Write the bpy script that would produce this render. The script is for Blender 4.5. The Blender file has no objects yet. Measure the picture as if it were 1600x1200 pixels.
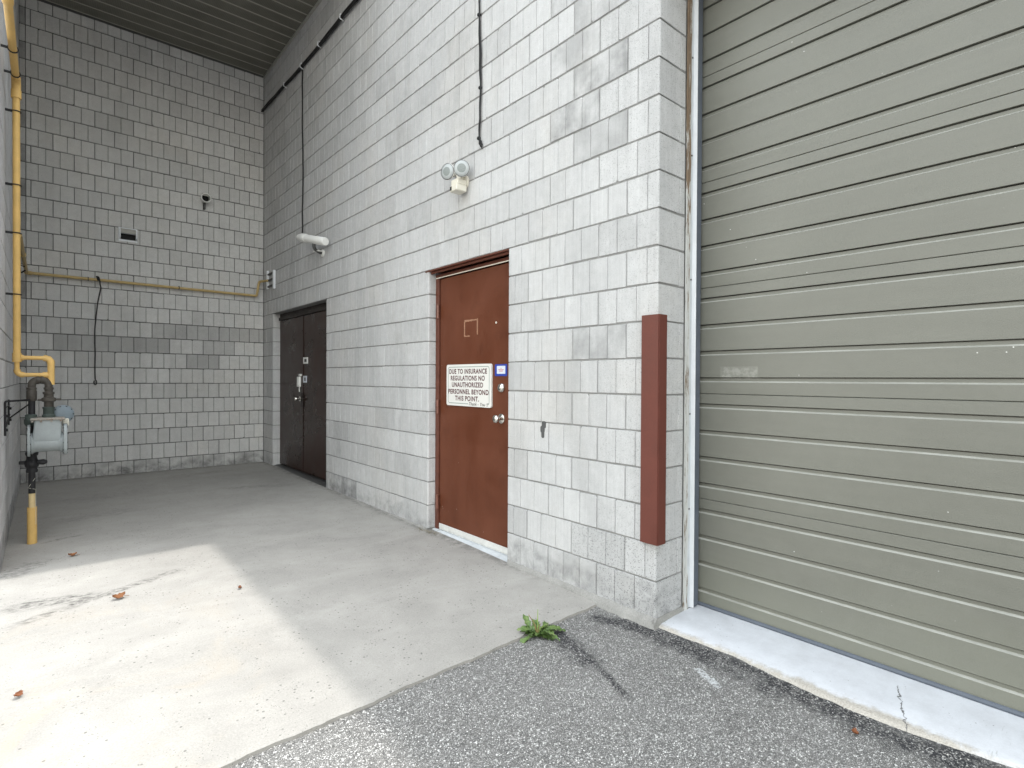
import bpy, bmesh, math, random
from mathutils import Vector, Matrix
random.seed(7)
PI = math.pi
S = bpy.context.scene
C = S.collection

# ------------------------------------------------------------------ helpers
def obj(name, bm, mats, parent=None, smooth=None):
    me = bpy.data.meshes.new(name)
    bm.normal_update()
    bm.to_mesh(me); bm.free()
    if not isinstance(mats, (list, tuple)): mats = [mats]
    for m in mats: me.materials.append(m)
    o = bpy.data.objects.new(name, me); C.objects.link(o)
    if parent: 
        o.parent = parent
        o.matrix_parent_inverse = Matrix.Translation(parent.location).inverted()
    if smooth is not None:
        try: me.shade_smooth_by_angle(math.radians(smooth))
        except Exception:
            for p in me.polygons: p.use_smooth = True
            try: me.set_sharp_from_angle(angle=math.radians(smooth))
            except Exception: pass
    return o

def tag(o, label=None, cat=None, group=None, kind=None):
    if label: o['label'] = label
    if cat: o['category'] = cat
    if group: o['group'] = group
    if kind: o['kind'] = kind
    return o

def thing(name, label, cat, loc, group=None):
    o = bpy.data.objects.new(name, None); C.objects.link(o)
    o.empty_display_size = .1
    o.location = loc
    return tag(o, label, cat, group)

def B(): return bmesh.new()

def box(bm, x0, x1, y0, y1, z0, z1, bev=0, mi=0, seg=1):
    t = bmesh.new()
    v = [t.verts.new((x, y, z)) for x in (x0, x1) for y in (y0, y1) for z in (z0, z1)]
    for f in ((0,1,3,2),(4,6,7,5),(0,4,5,1),(2,3,7,6),(0,2,6,4),(1,5,7,3)):
        t.faces.new([v[i] for i in f])
    if bev: bmesh.ops.bevel(t, geom=t.edges[:], offset=bev, segments=seg, affect='EDGES', profile=.7)
    merge(bm, t, mi)
    return bm

def merge(bm, t, mi=0, M=None):
    if M is not None: bmesh.ops.transform(t, matrix=M, verts=t.verts)
    bmesh.ops.recalc_face_normals(t, faces=t.faces)
    mp = {v: bm.verts.new(v.co) for v in t.verts}
    for f in t.faces:
        try:
            g = bm.faces.new([mp[v] for v in f.verts]); g.material_index = mi; g.smooth = f.smooth
        except ValueError: pass
    t.free()

def frame_of(d):
    d = Vector(d).normalized()
    a = Vector((0,0,1)) if abs(d.z) < .95 else Vector((1,0,0))
    s = d.cross(a).normalized(); u = s.cross(d).normalized()
    return s, u, d

def tube(bm, pts, r, n=12, mi=0, caps=True):
    pts = [Vector(p) for p in pts]
    rs = r if isinstance(r, (list, tuple)) else [r]*len(pts)
    t = bmesh.new(); rings = []
    d0 = (pts[1]-pts[0]).normalized(); s, u, _ = frame_of(d0)
    for i, p in enumerate(pts):
        if i == 0: d = d0
        elif i == len(pts)-1: d = (pts[i]-pts[i-1]).normalized()
        else: d = ((pts[i]-pts[i-1]).normalized()+(pts[i+1]-pts[i]).normalized()).normalized()
        s = (s - d*s.dot(d)).normalized(); u = s.cross(d).normalized()
        rings.append([t.verts.new(p + rs[i]*(math.cos(2*PI*k/n)*s + math.sin(2*PI*k/n)*u)) for k in range(n)])
    for a, b in zip(rings, rings[1:]):
        for k in range(n):
            t.faces.new((a[k], a[(k+1)%n], b[(k+1)%n], b[k]))
    if caps:
        t.faces.new(rings[0]); t.faces.new(rings[-1][::-1])
    merge(bm, t, mi)
    return bm

def bend(p0, p1, p2, rad, n=6):
    """points rounding the corner at p1"""
    p0, p1, p2 = Vector(p0), Vector(p1), Vector(p2)
    a = p1 + (p0-p1).normalized()*rad; b = p1 + (p2-p1).normalized()*rad
    return [((1-t)**2)*a + 2*t*(1-t)*p1 + t*t*b for t in [i/n for i in range(n+1)]]

def path(pts, rad, n=6):
    out = [Vector(pts[0])]
    for i in range(1, len(pts)-1): out += bend(pts[i-1], pts[i], pts[i+1], rad, n)
    out.append(Vector(pts[-1]))
    return out

def lathe(bm, prof, org, axis, n=24, mi=0, cap=True):
    """prof: list of (radius, distance along axis)"""
    s, u, d = frame_of(axis); org = Vector(org)
    t = bmesh.new(); rings = []
    for r, h in prof:
        if r < 1e-6: rings.append([t.verts.new(org + d*h)])
        else: rings.append([t.verts.new(org + d*h + r*(math.cos(2*PI*k/n)*s + math.sin(2*PI*k/n)*u)) for k in range(n)])
    for a, b in zip(rings, rings[1:]):
        for k in range(n):
            k2 = (k+1) % n
            if len(a) == 1 and len(b) == 1: continue
            if len(a) == 1: t.faces.new((a[0], b[k2], b[k]))
            elif len(b) == 1: t.faces.new((a[k], a[k2], b[0]))
            else: t.faces.new((a[k], a[k2], b[k2], b[k]))
    if cap:
        if len(rings[0]) > 1: t.faces.new(rings[0])
        if len(rings[-1]) > 1: t.faces.new(rings[-1])
    merge(bm, t, mi)
    return bm

def prism(bm, outline, a0, a1, fn, mi=0):
    """outline of 2-D points extruded from a0 to a1; fn(p, q, a) -> xyz"""
    t = bmesh.new()
    A = [t.verts.new(fn(p, q, a0)) for p, q in outline]
    Bv = [t.verts.new(fn(p, q, a1)) for p, q in outline]
    n = len(outline)
    t.faces.new(A); t.faces.new(Bv[::-1])
    for i in range(n): t.faces.new((A[i], Bv[i], Bv[(i+1)%n], A[(i+1)%n]))
    merge(bm, t, mi)
    return bm

def rrect(cx, cy, w, h, r, n=5):
    out = []
    for sx, sy, a0 in ((1,1,0),(-1,1,90),(-1,-1,180),(1,-1,270)):
        for i in range(n+1):
            a = math.radians(a0 + 90*i/n)
            out.append((cx + sx*(w/2-r) + r*math.cos(a), cy + sy*(h/2-r) + r*math.sin(a)))
    return out

# ------------------------------------------------------------------ materials
class NT:
    def __init__(s, name):
        s.m = bpy.data.materials.new(name); s.m.use_nodes = True
        s.t = s.m.node_tree; s.n = s.t.nodes; s.l = s.t.links
        s.b = s.n['Principled BSDF']
        s.pos = None
    def co(s):
        if s.pos is None:
            s.pos = s.n.new('ShaderNodeTexCoord').outputs['Object']
        return s.pos
    def set(s, sock, v):
        if hasattr(v, 'is_linked') or hasattr(v, 'links'): s.l.new(v, sock)
        else: sock.default_value = v
    def mapped(s, scale=(1,1,1), loc=(0,0,0), rot=(0,0,0), kind='POINT'):
        m = s.n.new('ShaderNodeMapping'); m.vector_type = kind
        s.l.new(s.co(), m.inputs[0])
        m.inputs['Location'].default_value = loc; m.inputs['Rotation'].default_value = rot; m.inputs['Scale'].default_value = scale
        return m.outputs[0]
    def noise(s, scale, detail=4, rough=.6, vec=None, out='Fac', dist=0):
        n = s.n.new('ShaderNodeTexNoise'); n.inputs['Scale'].default_value = scale
        n.inputs['Detail'].default_value = detail; n.inputs['Roughness'].default_value = rough
        n.inputs['Distortion'].default_value = dist
        s.l.new(vec or s.co(), n.inputs['Vector'])
        return n.outputs[out]
    def voro(s, scale, feature='F1', out='Distance', vec=None, rnd=1):
        n = s.n.new('ShaderNodeTexVoronoi'); n.feature = feature
        n.inputs['Scale'].default_value = scale; n.inputs['Randomness'].default_value = rnd
        s.l.new(vec or s.co(), n.inputs['Vector'])
        return n.outputs[out]
    def math(s, op, a, b=0., c=None, clamp=False):
        n = s.n.new('ShaderNodeMath'); n.operation = op; n.use_clamp = clamp
        s.set(n.inputs[0], a); s.set(n.inputs[1], b)
        if c is not None: s.set(n.inputs[2], c)
        return n.outputs[0]
    def rng(s, v, a, b, c=0., d=1., smooth=True):
        n = s.n.new('ShaderNodeMapRange'); n.interpolation_type = 'SMOOTHSTEP' if smooth else 'LINEAR'
        s.set(n.inputs['Value'], v)
        for k, x in zip(('From Min','From Max','To Min','To Max'), (a,b,c,d)): n.inputs[k].default_value = x
        return n.outputs['Result']
    def mix(s, f, a, b, mode='MIX'):
        n = s.n.new('ShaderNodeMix'); n.data_type = 'RGBA'; n.blend_type = mode
        s.set(n.inputs['Factor'], f)
        for sock, v in ((n.inputs['A'], a), (n.inputs['B'], b)):
            pass
        A = [i for i in n.inputs if i.name == 'A' and i.type == 'RGBA'][0]
        Bq = [i for i in n.inputs if i.name == 'B' and i.type == 'RGBA'][0]
        for sock, v in ((A, a), (Bq, b)):
            if isinstance(v, (tuple, list)): sock.default_value = (*v[:3], 1)
            elif isinstance(v, (int, float)): sock.default_value = (v, v, v, 1)
            else: s.l.new(v, sock)
        return [o for o in n.outputs if o.type == 'RGBA'][0]
    def ramp(s, f, stops):
        n = s.n.new('ShaderNodeValToRGB'); s.l.new(f, n.inputs[0])
        e = n.color_ramp.elements
        while len(e) < len(stops): e.new(.5)
        for i, (p, c) in enumerate(stops):
            e[i].position = p; e[i].color = (*(c if isinstance(c, (tuple, list)) else (c, c, c)), 1)
        return n.outputs[0]
    def sep(s, v=None):
        n = s.n.new('ShaderNodeSeparateXYZ'); s.l.new(v or s.co(), n.inputs[0]); return n.outputs
    def attr(s, name):
        n = s.n.new('ShaderNodeAttribute'); n.attribute_name = name; return n
    def bump(s, h, strength=.3, dist=.002, prev=None):
        n = s.n.new('ShaderNodeBump'); n.inputs['Strength'].default_value = strength; n.inputs['Distance'].default_value = dist
        s.l.new(h, n.inputs['Height'])
        if prev: s.l.new(prev, n.inputs['Normal'])
        return n.outputs[0]
    def fin(s, color=None, rough=None, normal=None, metal=None, spec=None):
        if color is not None:
            if isinstance(color, (tuple, list)): s.b.inputs['Base Color'].default_value = (*color[:3], 1)
            else: s.l.new(color, s.b.inputs['Base Color'])
        if rough is not None: s.set(s.b.inputs['Roughness'], rough)
        if metal is not None: s.b.inputs['Metallic'].default_value = metal
        if spec is not None: s.b.inputs['Specular IOR Level'].default_value = spec
        if normal is not None: s.l.new(normal, s.b.inputs['Normal'])
        return s.m
    def seg(s, p0, p1, width):
        """mask along a segment on the ground: (u fraction, |v| / width)"""
        L = math.hypot(p1[0]-p0[0], p1[1]-p0[1]); a = math.atan2(p1[1]-p0[1], p1[0]-p0[0])
        v = s.mapped(loc=(p0[0], p0[1], 0), rot=(0, 0, a), kind='TEXTURE')
        x = s.sep(v)
        return s.math('DIVIDE', x[0], L), s.math('DIVIDE', s.math('ABSOLUTE', x[1]), width), x

def paint(name, col, rough=.45, var=.18, scale=9, bump=.08, metal=0., scuff=None, spec=.3):
    t = NT(name)
    n1 = t.noise(scale, 5, .65); n2 = t.noise(scale*14, 3, .6)
    f = t.math('ADD', t.math('MULTIPLY', n1, .75), t.math('MULTIPLY', n2, .25))
    lo = tuple(c*(1-var) for c in col); hi = tuple(min(1, c*(1+var)) for c in col)
    c = t.ramp(f, [(.3, lo), (.7, hi)])
    if scuff:
        sc, amt = scuff
        m = t.rng(t.noise(scale*2.3, 8, .75), 1-amt, 1-amt+.04)
        c = t.mix(m, c, sc)
    r = t.rng(n1, .3, .7, rough*.85, min(1, rough*1.15))
    return t.fin(c, r, t.bump(n2, bump, .002), metal, spec)

def mat_block(name, base, streak=.0, pits=1., dirt=1.):
    t = NT(name)
    a = t.attr('tint'); sp = t.n.new('ShaderNodeSeparateColor'); t.l.new(a.outputs['Color'], sp.inputs[0])
    tint, dark, coarse = sp.outputs[0], sp.outputs[1], sp.outputs[2]
    grain = t.noise(230, 3, .7); fine = t.noise(520, 2, .6); mid = t.noise(16, 5, .65); big = t.noise(2.1, 4, .6)
    v = t.math('MULTIPLY_ADD', t.math('SUBTRACT', grain, .5), .75, 1.)
    v = t.math('MULTIPLY_ADD', t.math('SUBTRACT', fine, .5), .45, v)
    v = t.math('MULTIPLY_ADD', t.math('SUBTRACT', mid, .5), .30, v)
    v = t.math('MULTIPLY_ADD', t.math('SUBTRACT', big, .5), .18, v)
    if streak:
        st = t.noise(1, 2, .5, t.mapped(scale=(75, 75, 2.2)))
        v = t.math('MULTIPLY_ADD', t.math('SUBTRACT', st, .5), streak, v)
    wash = t.rng(t.noise(1, 5, .6, t.mapped(scale=(2.2, 2.2, .45)), dist=.5), .48, .72)
    v = t.math('MULTIPLY', v, t.math('MULTIPLY_ADD', wash, -.13, 1.))
    v = t.math('MULTIPLY', v, tint)
    # open pores
    pv = t.voro(150, out='Distance'); pr = t.noise(60, 2, .5)
    thr = t.math('MULTIPLY_ADD', coarse, .20, .13)
    pore = t.math('MULTIPLY', t.math('LESS_THAN', pv, thr), t.rng(pr, .42, .56))
    pv2 = t.voro(48, out='Distance'); pore2 = t.math('MULTIPLY', t.math('LESS_THAN', pv2, .09), t.rng(t.noise(20, 2), .55, .6))
    pore = t.math('MAXIMUM', pore, pore2)
    v = t.math('MULTIPLY', v, t.math('MULTIPLY_ADD', pore, -.62*pits, 1.))
    # soot / water stains of single blocks
    sm = t.math('MULTIPLY', dark, t.math('MULTIPLY', t.rng(t.noise(5, 4, .6), .3, .7), t.rng(grain, .25, .6, .45, 1.)))
    v = t.math('MULTIPLY', v, t.math('MULTIPLY_ADD', sm, -.60, 1.))
    # blotchy splash dirt on the lowest course
    z = t.sep()[2]
    edge = t.math('MULTIPLY_ADD', t.noise(3.6, 3, .6), .34, -.03)
    dm = t.math('MULTIPLY', t.rng(t.math('SUBTRACT', z, edge), .03, -.05), t.rng(t.noise(7, 6, .75, dist=.6), .38, .68))
    v = t.math('MULTIPLY', v, t.math('MULTIPLY_ADD', dm, -.55*dirt, 1.))
    c = t.mix(1., (base[0], base[1], base[2]), v, 'MULTIPLY')
    warm = t.rng(t.noise(1.3, 4, .6), .45, .75)
    c = t.mix(t.math('MULTIPLY', warm, .35), c, t.mix(1., c, (1.04, .99, .92), 'MULTIPLY'))
    h = t.math('SUBTRACT', t.math('MULTIPLY_ADD', fine, .5, grain), t.math('MULTIPLY', pore, 1.4))
    return t.fin(c, .92, t.bump(h, .55, .0022), spec=.25)

def mat_mortar(name, base):
    t = NT(name)
    n = t.noise(120, 4, .7); m = t.noise(5, 5, .7)
    c = t.ramp(t.math('MULTIPLY_ADD', n, .5, t.math('MULTIPLY', m, .5)), [(.3, tuple(x*.6 for x in base)), (.7, tuple(x*1.25 for x in base))])
    return t.fin(c, .95, t.bump(n, .6, .003), spec=.2)

def mat_slab():
    t = NT('concrete_slab')
    big = t.noise(.75, 5, .6, dist=.4); mid = t.noise(5, 6, .7); fine = t.noise(150, 3, .7)
    swirl = t.noise(1, 6, .65, t.mapped(scale=(1.3, 2.3, 1), rot=(0, 0, .25)), dist=1.0)
    v = t.math('MULTIPLY_ADD', t.math('SUBTRACT', big, .5), .40, 1.)
    v = t.math('MULTIPLY_ADD', t.math('SUBTRACT', mid, .5), .34, v)
    v = t.math('MULTIPLY_ADD', t.math('SUBTRACT', fine, .5), .6, v)
    v = t.math('MULTIPLY_ADD', t.math('SUBTRACT', swirl, .5), .48, v)
    x = t.sep()
    # grimy traffic film deep in the sheltered corner, patchy
    deep = t.math('MULTIPLY', t.rng(t.math('MULTIPLY_ADD', t.noise(1.1, 4), 1.6, x[1]), 5.2, 7.6), t.rng(swirl, .36, .68))
    v = t.math('MULTIPLY', v, t.math('MULTIPLY_ADD', deep, -.06, 1.))
    # dark pores and specks
    sp = t.math('MULTIPLY', t.math('LESS_THAN', t.voro(30), .15), t.rng(t.noise(4.5, 3), .44, .56))
    sp2 = t.math('MULTIPLY', t.math('LESS_THAN', t.voro(75), .16), t.rng(t.noise(7, 3), .48, .6))
    v = t.math('MULTIPLY', v, t.math('MULTIPLY_ADD', t.math('MAXIMUM', sp, sp2), -.5, 1.))
    # long scraped dark stain
    for p0, p1, w, am in (((-2.62, 3.80), (-1.62, 4.30), .06, .72), ((-2.66, 4.10), (-2.15, 4.02), .11, .75), ((-2.69, 4.70), (-2.45, 5.05), .13, .6), ((-2.5,5.5),(-2.2,5.62),.05,.6), ((-2.35, 7.0), (-1.3, 7.45), .30, .18), ((-1.4, 7.95), (-.25, 8.15), .16, .24), ((-.95, 6.9), (-.15, 6.55), .12, .34), ((-2.4, 6.2), (-1.7, 6.35), .16, .26)):
        u, vv, _ = t.seg(p0, p1, w)
        wob = t.math('MULTIPLY_ADD', t.math('SUBTRACT', t.noise(7, 3), .5), 1.6, vv)
        win = t.math('MULTIPLY', t.rng(u, -.08, .12), t.rng(u, 1.06, .6))
        br = t.rng(t.noise(1, 5, .75, t.mapped(scale=(18, 34, 1), rot=(0, 0, .4))), .40, .66)
        mk = t.math('MULTIPLY', t.math('MULTIPLY', t.rng(wob, 1., .15), win), br)
        v = t.math('MULTIPLY', v, t.math('MULTIPLY_ADD', mk, -am, 1.))
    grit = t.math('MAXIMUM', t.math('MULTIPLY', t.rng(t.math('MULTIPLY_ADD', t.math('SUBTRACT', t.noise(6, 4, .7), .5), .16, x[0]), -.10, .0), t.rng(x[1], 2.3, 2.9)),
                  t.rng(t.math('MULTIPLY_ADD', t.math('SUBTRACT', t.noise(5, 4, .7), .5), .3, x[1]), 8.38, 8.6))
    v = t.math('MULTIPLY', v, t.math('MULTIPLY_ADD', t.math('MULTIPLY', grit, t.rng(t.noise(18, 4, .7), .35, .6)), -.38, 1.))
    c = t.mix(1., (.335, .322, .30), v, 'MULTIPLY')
    # rust-coloured tint by the left wall, near edge
    rm = t.math('MULTIPLY', t.rng(t.noise(1.7, 5, .65, dist=.8), .47, .75), t.rng(x[0], -1.4, -2.6))
    rm = t.math('MULTIPLY', rm, t.rng(x[1], 4.1, 3.2))
    c = t.mix(t.math('MULTIPLY', rm, .75), c, (.46, .37, .26))
    h = t.math('SUBTRACT', fine, t.math('MULTIPLY', sp, 1.2))
    return t.fin(c, t.rng(big, .3, .7, .72, .92), t.bump(t.math('MULTIPLY_ADD', mid, 1.5, h), .35, .002), spec=.3)

def mat_asphalt():
    t = NT('asphalt')
    wv = t.n.new('ShaderNodeVectorMath'); wv.operation = 'ADD'
    t.l.new(t.co(), wv.inputs[0])
    nv = t.noise(45, 2, .5, out='Color'); sv = t.n.new('ShaderNodeVectorMath'); sv.operation = 'SCALE'
    t.l.new(nv, sv.inputs[0]); sv.inputs['Scale'].default_value = .008; t.l.new(sv.outputs[0], wv.inputs[1])
    W = wv.outputs[0]
    d1 = t.voro(165, 'DISTANCE_TO_EDGE', vec=W); c1 = t.voro(165, out='Color', vec=W)
    d2 = t.voro(350, 'DISTANCE_TO_EDGE', vec=W); c2 = t.voro(350, out='Color', vec=W)
    s1 = t.n.new('ShaderNodeSeparateColor'); t.l.new(c1, s1.inputs[0])
    s2 = t.n.new('ShaderNodeSeparateColor'); t.l.new(c2, s2.inputs[0])
    pick = t.math('GREATER_THAN', s1.outputs[1], .42)
    stone = t.ramp(s1.outputs[0], [(0, .08), (.25, (.25, .244, .232)), (.7, (.45, .442, .425)), (1, (.80, .79, .77))])
    small = t.ramp(s2.outputs[0], [(0, .09), (.4, (.27, .264, .252)), (1, (.56, .55, .53))])
    e1 = t.rng(d1, .02, .12); e2 = t.rng(d2, .02, .13)
    big = t.noise(1.6, 4, .65); mid = t.noise(9, 4, .6)
    x = t.sep()
    binder = (.075, .074, .072)
    A = t.mix(e1, binder, stone); Bm = t.mix(e2, binder, small)
    c = t.mix(pick, Bm, A)
    # worn lighter film over the aggregate, patchy
    c = t.mix(t.rng(big, .3, .72, .10, .30), c, (.40, .392, .38))
    # fresh dark binder along the door sill and cracks
    dk = None
    for p0, p1, w, lo, hi in (((-.045, 1.72), (-.085, -.9), .115, .35, 1.15), ((-.16, 2.02), (-.03, 1.60), .08, .2, 1.2),
                              ((-.41, 2.02), (-.63, 1.40), .022, .2, 1.2), 
                              ((-.44, 2.03), (-.56, 1.66), .06, .0, 1.7),):
        u, vv, _ = t.seg(p0, p1, w)
        wob = t.math('MULTIPLY_ADD', t.math('SUBTRACT', t.noise(13, 4), .5), 1.5, vv)
        m = t.math('MULTIPLY', t.rng(wob, hi, lo), t.math('MULTIPLY', t.rng(u, -.05, .08), t.rng(u, 1.1, .9)))
        dk = m if dk is None else t.math('MAXIMUM', dk, m)
    keep = t.math('GREATER_THAN', s1.outputs[2], .62)
    dm = t.math('MULTIPLY', dk, t.math('MULTIPLY_ADD', keep, -.75, 1.))
    dm = t.math('MULTIPLY', dm, t.rng(mid, .3, .52, .5, .95))
    c = t.mix(dm, c, (.045, .045, .05))
    blot = t.rng(t.noise(2.7, 5, .7), .56, .72)
    c = t.mix(t.math('MULTIPLY', blot, .18), c, (.07, .07, .07))
    # a smear of white paint
    u, vv, _ = t.seg((-.205, 1.34), (-.275, 1.18), .016)
    pm = t.math('MULTIPLY', t.math('MULTIPLY', t.rng(t.math('MULTIPLY_ADD', t.math('SUBTRACT', t.noise(38, 3), .5), 3.2, vv), 1.1, .9), t.rng(u, 0, .03)), t.rng(u, 1., .97))
    c = t.mix(t.math('MULTIPLY', pm, t.rng(t.noise(85, 3, .7), .40, .52)), c, (.62, .63, .64))
    h = t.mix(pick, t.math('MULTIPLY', e2, .5), e1)
    hb = t.n.new('ShaderNodeRGBToBW'); t.l.new(h, hb.inputs[0])
    return t.fin(c, .9, t.bump(t.math('MULTIPLY_ADD', s1.outputs[0], .5, hb.outputs[0]), .9, .004), spec=.25)

def mat_sill():
    t = NT('white_painted_concrete')
    n = t.noise(9, 6, .7); f = t.noise(160, 3, .7); x = t.sep()
    c = t.ramp(t.math('MULTIPLY_ADD', n, .7, t.math('MULTIPLY', f, .3)), [(.28, (.46, .47, .495)), (.6, (.58, .597, .63))])
    # worn through to beige concrete along the front edge
    front = t.math('SUBTRACT', x[0], -.015)
    wear = t.rng(t.math('MULTIPLY_ADD', t.noise(9, 6, .75), .15, front), .150, .105)
    c = t.mix(wear, c, t.ramp(f, [(.3, (.28, .26, .23)), (.7, (.50, .47, .42))]))
    # crack
    u, vv, _ = t.seg((.300, .690), (-.02, .575), .004)
    wob = t.math('ADD', vv, 0.)
    cv = t.math('DIVIDE', t.math('ABSOLUTE', t.math('MULTIPLY_ADD', t.math('SUBTRACT', t.noise(22, 4, .7), .5), .05, _[1])), .0028)
    cm = t.math('MULTIPLY', t.rng(cv, 1.2, .3), t.math('MULTIPLY', t.rng(u, 0, .1), t.rng(u, 1., .95)))
    c = t.mix(cm, c, (.12, .12, .12))
    # scrapes
    sc = t.math('MULTIPLY', t.rng(t.noise(1, 3, .6, t.mapped(scale=(10, 130, 1))), .62, .68), t.math('MULTIPLY', t.rng(x[1], .52, .45), t.rng(t.noise(8, 2), .45, .55)))
    c = t.mix(t.math('MULTIPLY', sc, .7), c, (.35, .36, .36))
    spk = t.math('MULTIPLY', t.math('LESS_THAN', t.voro(38), .1), t.rng(t.noise(6, 2), .5, .6))
    c = t.mix(t.math('MULTIPLY', spk, .8), c, (.16, .16, .16))
    h = t.math('SUBTRACT', t.math('MULTIPLY_ADD', n, 2., f), t.math('MULTIPLY', cm, 3.))
    return t.fin(c, .6, t.bump(h, .35, .002))

def mat_garage():
    t = NT('grey_garage_door_paint')
    st = t.noise(190, 3, .75); big = t.noise(1.3, 4, .55); mid = t.noise(14, 5, .7)
    v = t.math('MULTIPLY_ADD', t.math('SUBTRACT', big, .5), .30, 1.)
    v = t.math('MULTIPLY_ADD', t.math('SUBTRACT', mid, .5), .16, v)
    lst = t.noise(1, 5, .65, t.mapped(scale=(3, 2.2, 26)))
    v = t.math('MULTIPLY_ADD', t.math('SUBTRACT', lst, .5), .16, v)
    v = t.math('MULTIPLY_ADD', t.math('SUBTRACT', st, .5), .16, v)
    c = t.mix(1., (.158, .159, .137), v, 'MULTIPLY')
    x = t.sep()
    # road dust splashed low on the door
    du = t.math('MULTIPLY', t.rng(t.math('MULTIPLY_ADD', t.noise(3.5, 4), .5, x[2]), .66, .22), .40)
    c = t.mix(du, c, (.20, .205, .16))
    # chips
    ch = t.math('MULTIPLY', t.math('LESS_THAN', t.voro(17), .045), t.rng(t.noise(2.3, 2), .55, .62))
    c = t.mix(ch, c, (.62, .62, .6))
    # pale rectangle of old sticker glue
    bx = t.math('MULTIPLY', t.math('MULTIPLY', t.rng(x[1], 1.345, 1.355), t.rng(x[1], 1.565, 1.555)), t.math('MULTIPLY', t.rng(x[2], 1.285, 1.29), t.rng(x[2], 1.36, 1.355)))
    c = t.mix(t.math('MULTIPLY', bx, t.rng(t.noise(26, 5, .7), .42, .62, .12, .5)), c, (.36, .36, .33))
    return t.fin(c, t.rng(mid, .3, .7, .30, .42), t.bump(st, .5, .0025), spec=.5)

def mat_door(name, lo, hi, rough, chip, streak=.25):
    t = NT(name)
    n = t.noise(2.4, 5, .6, dist=.4); f = t.noise(120, 3, .6); st = t.noise(1, 4, .6, t.mapped(scale=(9, 9, .8)))
    v = t.math('MULTIPLY_ADD', st, streak, t.math('MULTIPLY', n, 1-streak))
    c = t.ramp(v, [(.33, lo), (.66, hi)])
    ch = t.math('MULTIPLY', t.math('LESS_THAN', t.voro(21), .06), t.rng(t.noise(3.1, 2), .57, .62))
    c = t.mix(ch, c, chip)
    gr = t.rng(t.noise(4.2, 6, .7), .52, .72)
    c = t.mix(t.math('MULTIPLY', gr, .3), c, tuple(x*.55 for x in lo))
    return t.fin(c, t.rng(n, .3, .7, rough*.8, rough*1.25), t.bump(t.math('MULTIPLY_ADD', f, .3, st), .10, .004), spec=.28)

def mat_soffit():
    t = NT('bronze_soffit_metal')
    x = t.sep()
    # fine perforation holes
    gx = t.math('SUBTRACT', t.math('FRACT', t.math('MULTIPLY', x[0], 62.)), .5)
    gy = t.math('SUBTRACT', t.math('FRACT', t.math('MULTIPLY', x[1], 62.)), .5)
    d = t.math('SQRT', t.math('ADD', t.math('MULTIPLY', gx, gx), t.math('MULTIPLY', gy, gy)))
    hole = t.math('LESS_THAN', d, .2)
    n = t.noise(2.5, 4, .6)
    c = t.ramp(n, [(.3, (.135, .13, .108)), (.7, (.18, .174, .146))])
    c = t.mix(t.math('MULTIPLY', hole, .75), c, (.02, .02, .02))
    return t.fin(c, .5)

def mat_wood():
    t = NT('peeling_painted_wood')
    n = t.noise(1, 6, .75, t.mapped(scale=(60, 60, 5))); f = t.noise(1, 4, .7, t.mapped(scale=(300, 300, 12)))
    wood = t.ramp(f, [(.3, (.10, .065, .04)), (.7, (.26, .19, .13))])
    pnt = t.ramp(n, [(.3, (.44, .44, .42)), (.7, (.6, .61, .6))])
    z = t.sep()[2]
    up = t.rng(z, 1.7, 3.0, 0., .16)
    c = t.mix(t.rng(t.math('SUBTRACT', n, up), .40, .46), wood, pnt)
    return t.fin(c, .8, t.bump(n, .5, .003))

def mat_leaf():
    t = NT('weed_leaf')
    n = t.noise(40, 4, .6); 
    c = t.ramp(n, [(.3, (.045, .090, .022)), (.55, (.10, .165, .042)), (.8, (.22, .26, .10))])
    t.b.inputs['Subsurface Weight'].default_value = 0.
    return t.fin(c, .5, t.bump(n, .3, .002))

M = {}
M['block_bright'] = mat_block('pale_concrete_block', (.495, .497, .50), streak=.22, dirt=.62)
M['block_grey'] = mat_block('grey_concrete_block', (.55, .547, .54), streak=.06)
M['block_left'] = mat_block('lightened_concrete_block', (.60, .60, .605), streak=.1)  # block colour lightened in place of light missing on the left wall
M['mortar'] = mat_mortar('grey_mortar', (.29, .29, .285))
M['mortar_dark'] = mat_mortar('dark_mortar', (.13, .13, .127))
M['foot'] = mat_mortar('smeared_mortar', (.30, .295, .28))
M['slab'] = mat_slab()
M['asphalt'] = mat_asphalt()
M['sill'] = mat_sill()
M['garage'] = mat_garage()
tl_ = NT('lit_groove_ledge')
M['ledge'] = tl_.fin(tl_.ramp(tl_.noise(1, 5, .7, tl_.mapped(scale=(8, 3.5, 8))), [(.25, (.23, .232, .205)), (.6, (.36, .362, .33))]), .5)  # bright groove highlights painted in as a paler colour on the upward slopes
M['brown'] = mat_door('brown_door_paint', (.098, .028, .012), (.136, .044, .022), .5, (.5, .42, .36))
M['brown_trim'] = paint('brown_trim_paint', (.115, .040, .026), .45, .25, 12)
M['dark_brown'] = mat_door('dark_brown_door_paint', (.014, .006, .004), (.036, .014, .010), .30, (.2, .16, .14))
M['hinge'] = paint('worn_hinge_paint', (.17, .07, .05), .3, .2, 30, scuff=((.34, .2, .16), .35), spec=.5)
M['black_trim'] = paint('dark_frame_paint', (.022, .016, .014), .5)
M['guard'] = paint('redbrown_guard_paint', (.120, .036, .026), .5, .14, 6, scuff=((.24, .12, .09), .30))
M['galv'] = paint('galvanised_white', (.70, .72, .75), .35, .06, 8)
M['pale_blue'] = paint('pale_jamb_paint', (.52, .55, .57), .6, .15, 12, scuff=((.3, .27, .24), .3))
M['seal'] = paint('blue_grey_rubber', (.10, .115, .14), .6, .15, 14)
M['wood'] = mat_wood()
M['alu'] = paint('aluminium', (.62, .62, .60), .38, .12, 20, metal=.0)
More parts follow.
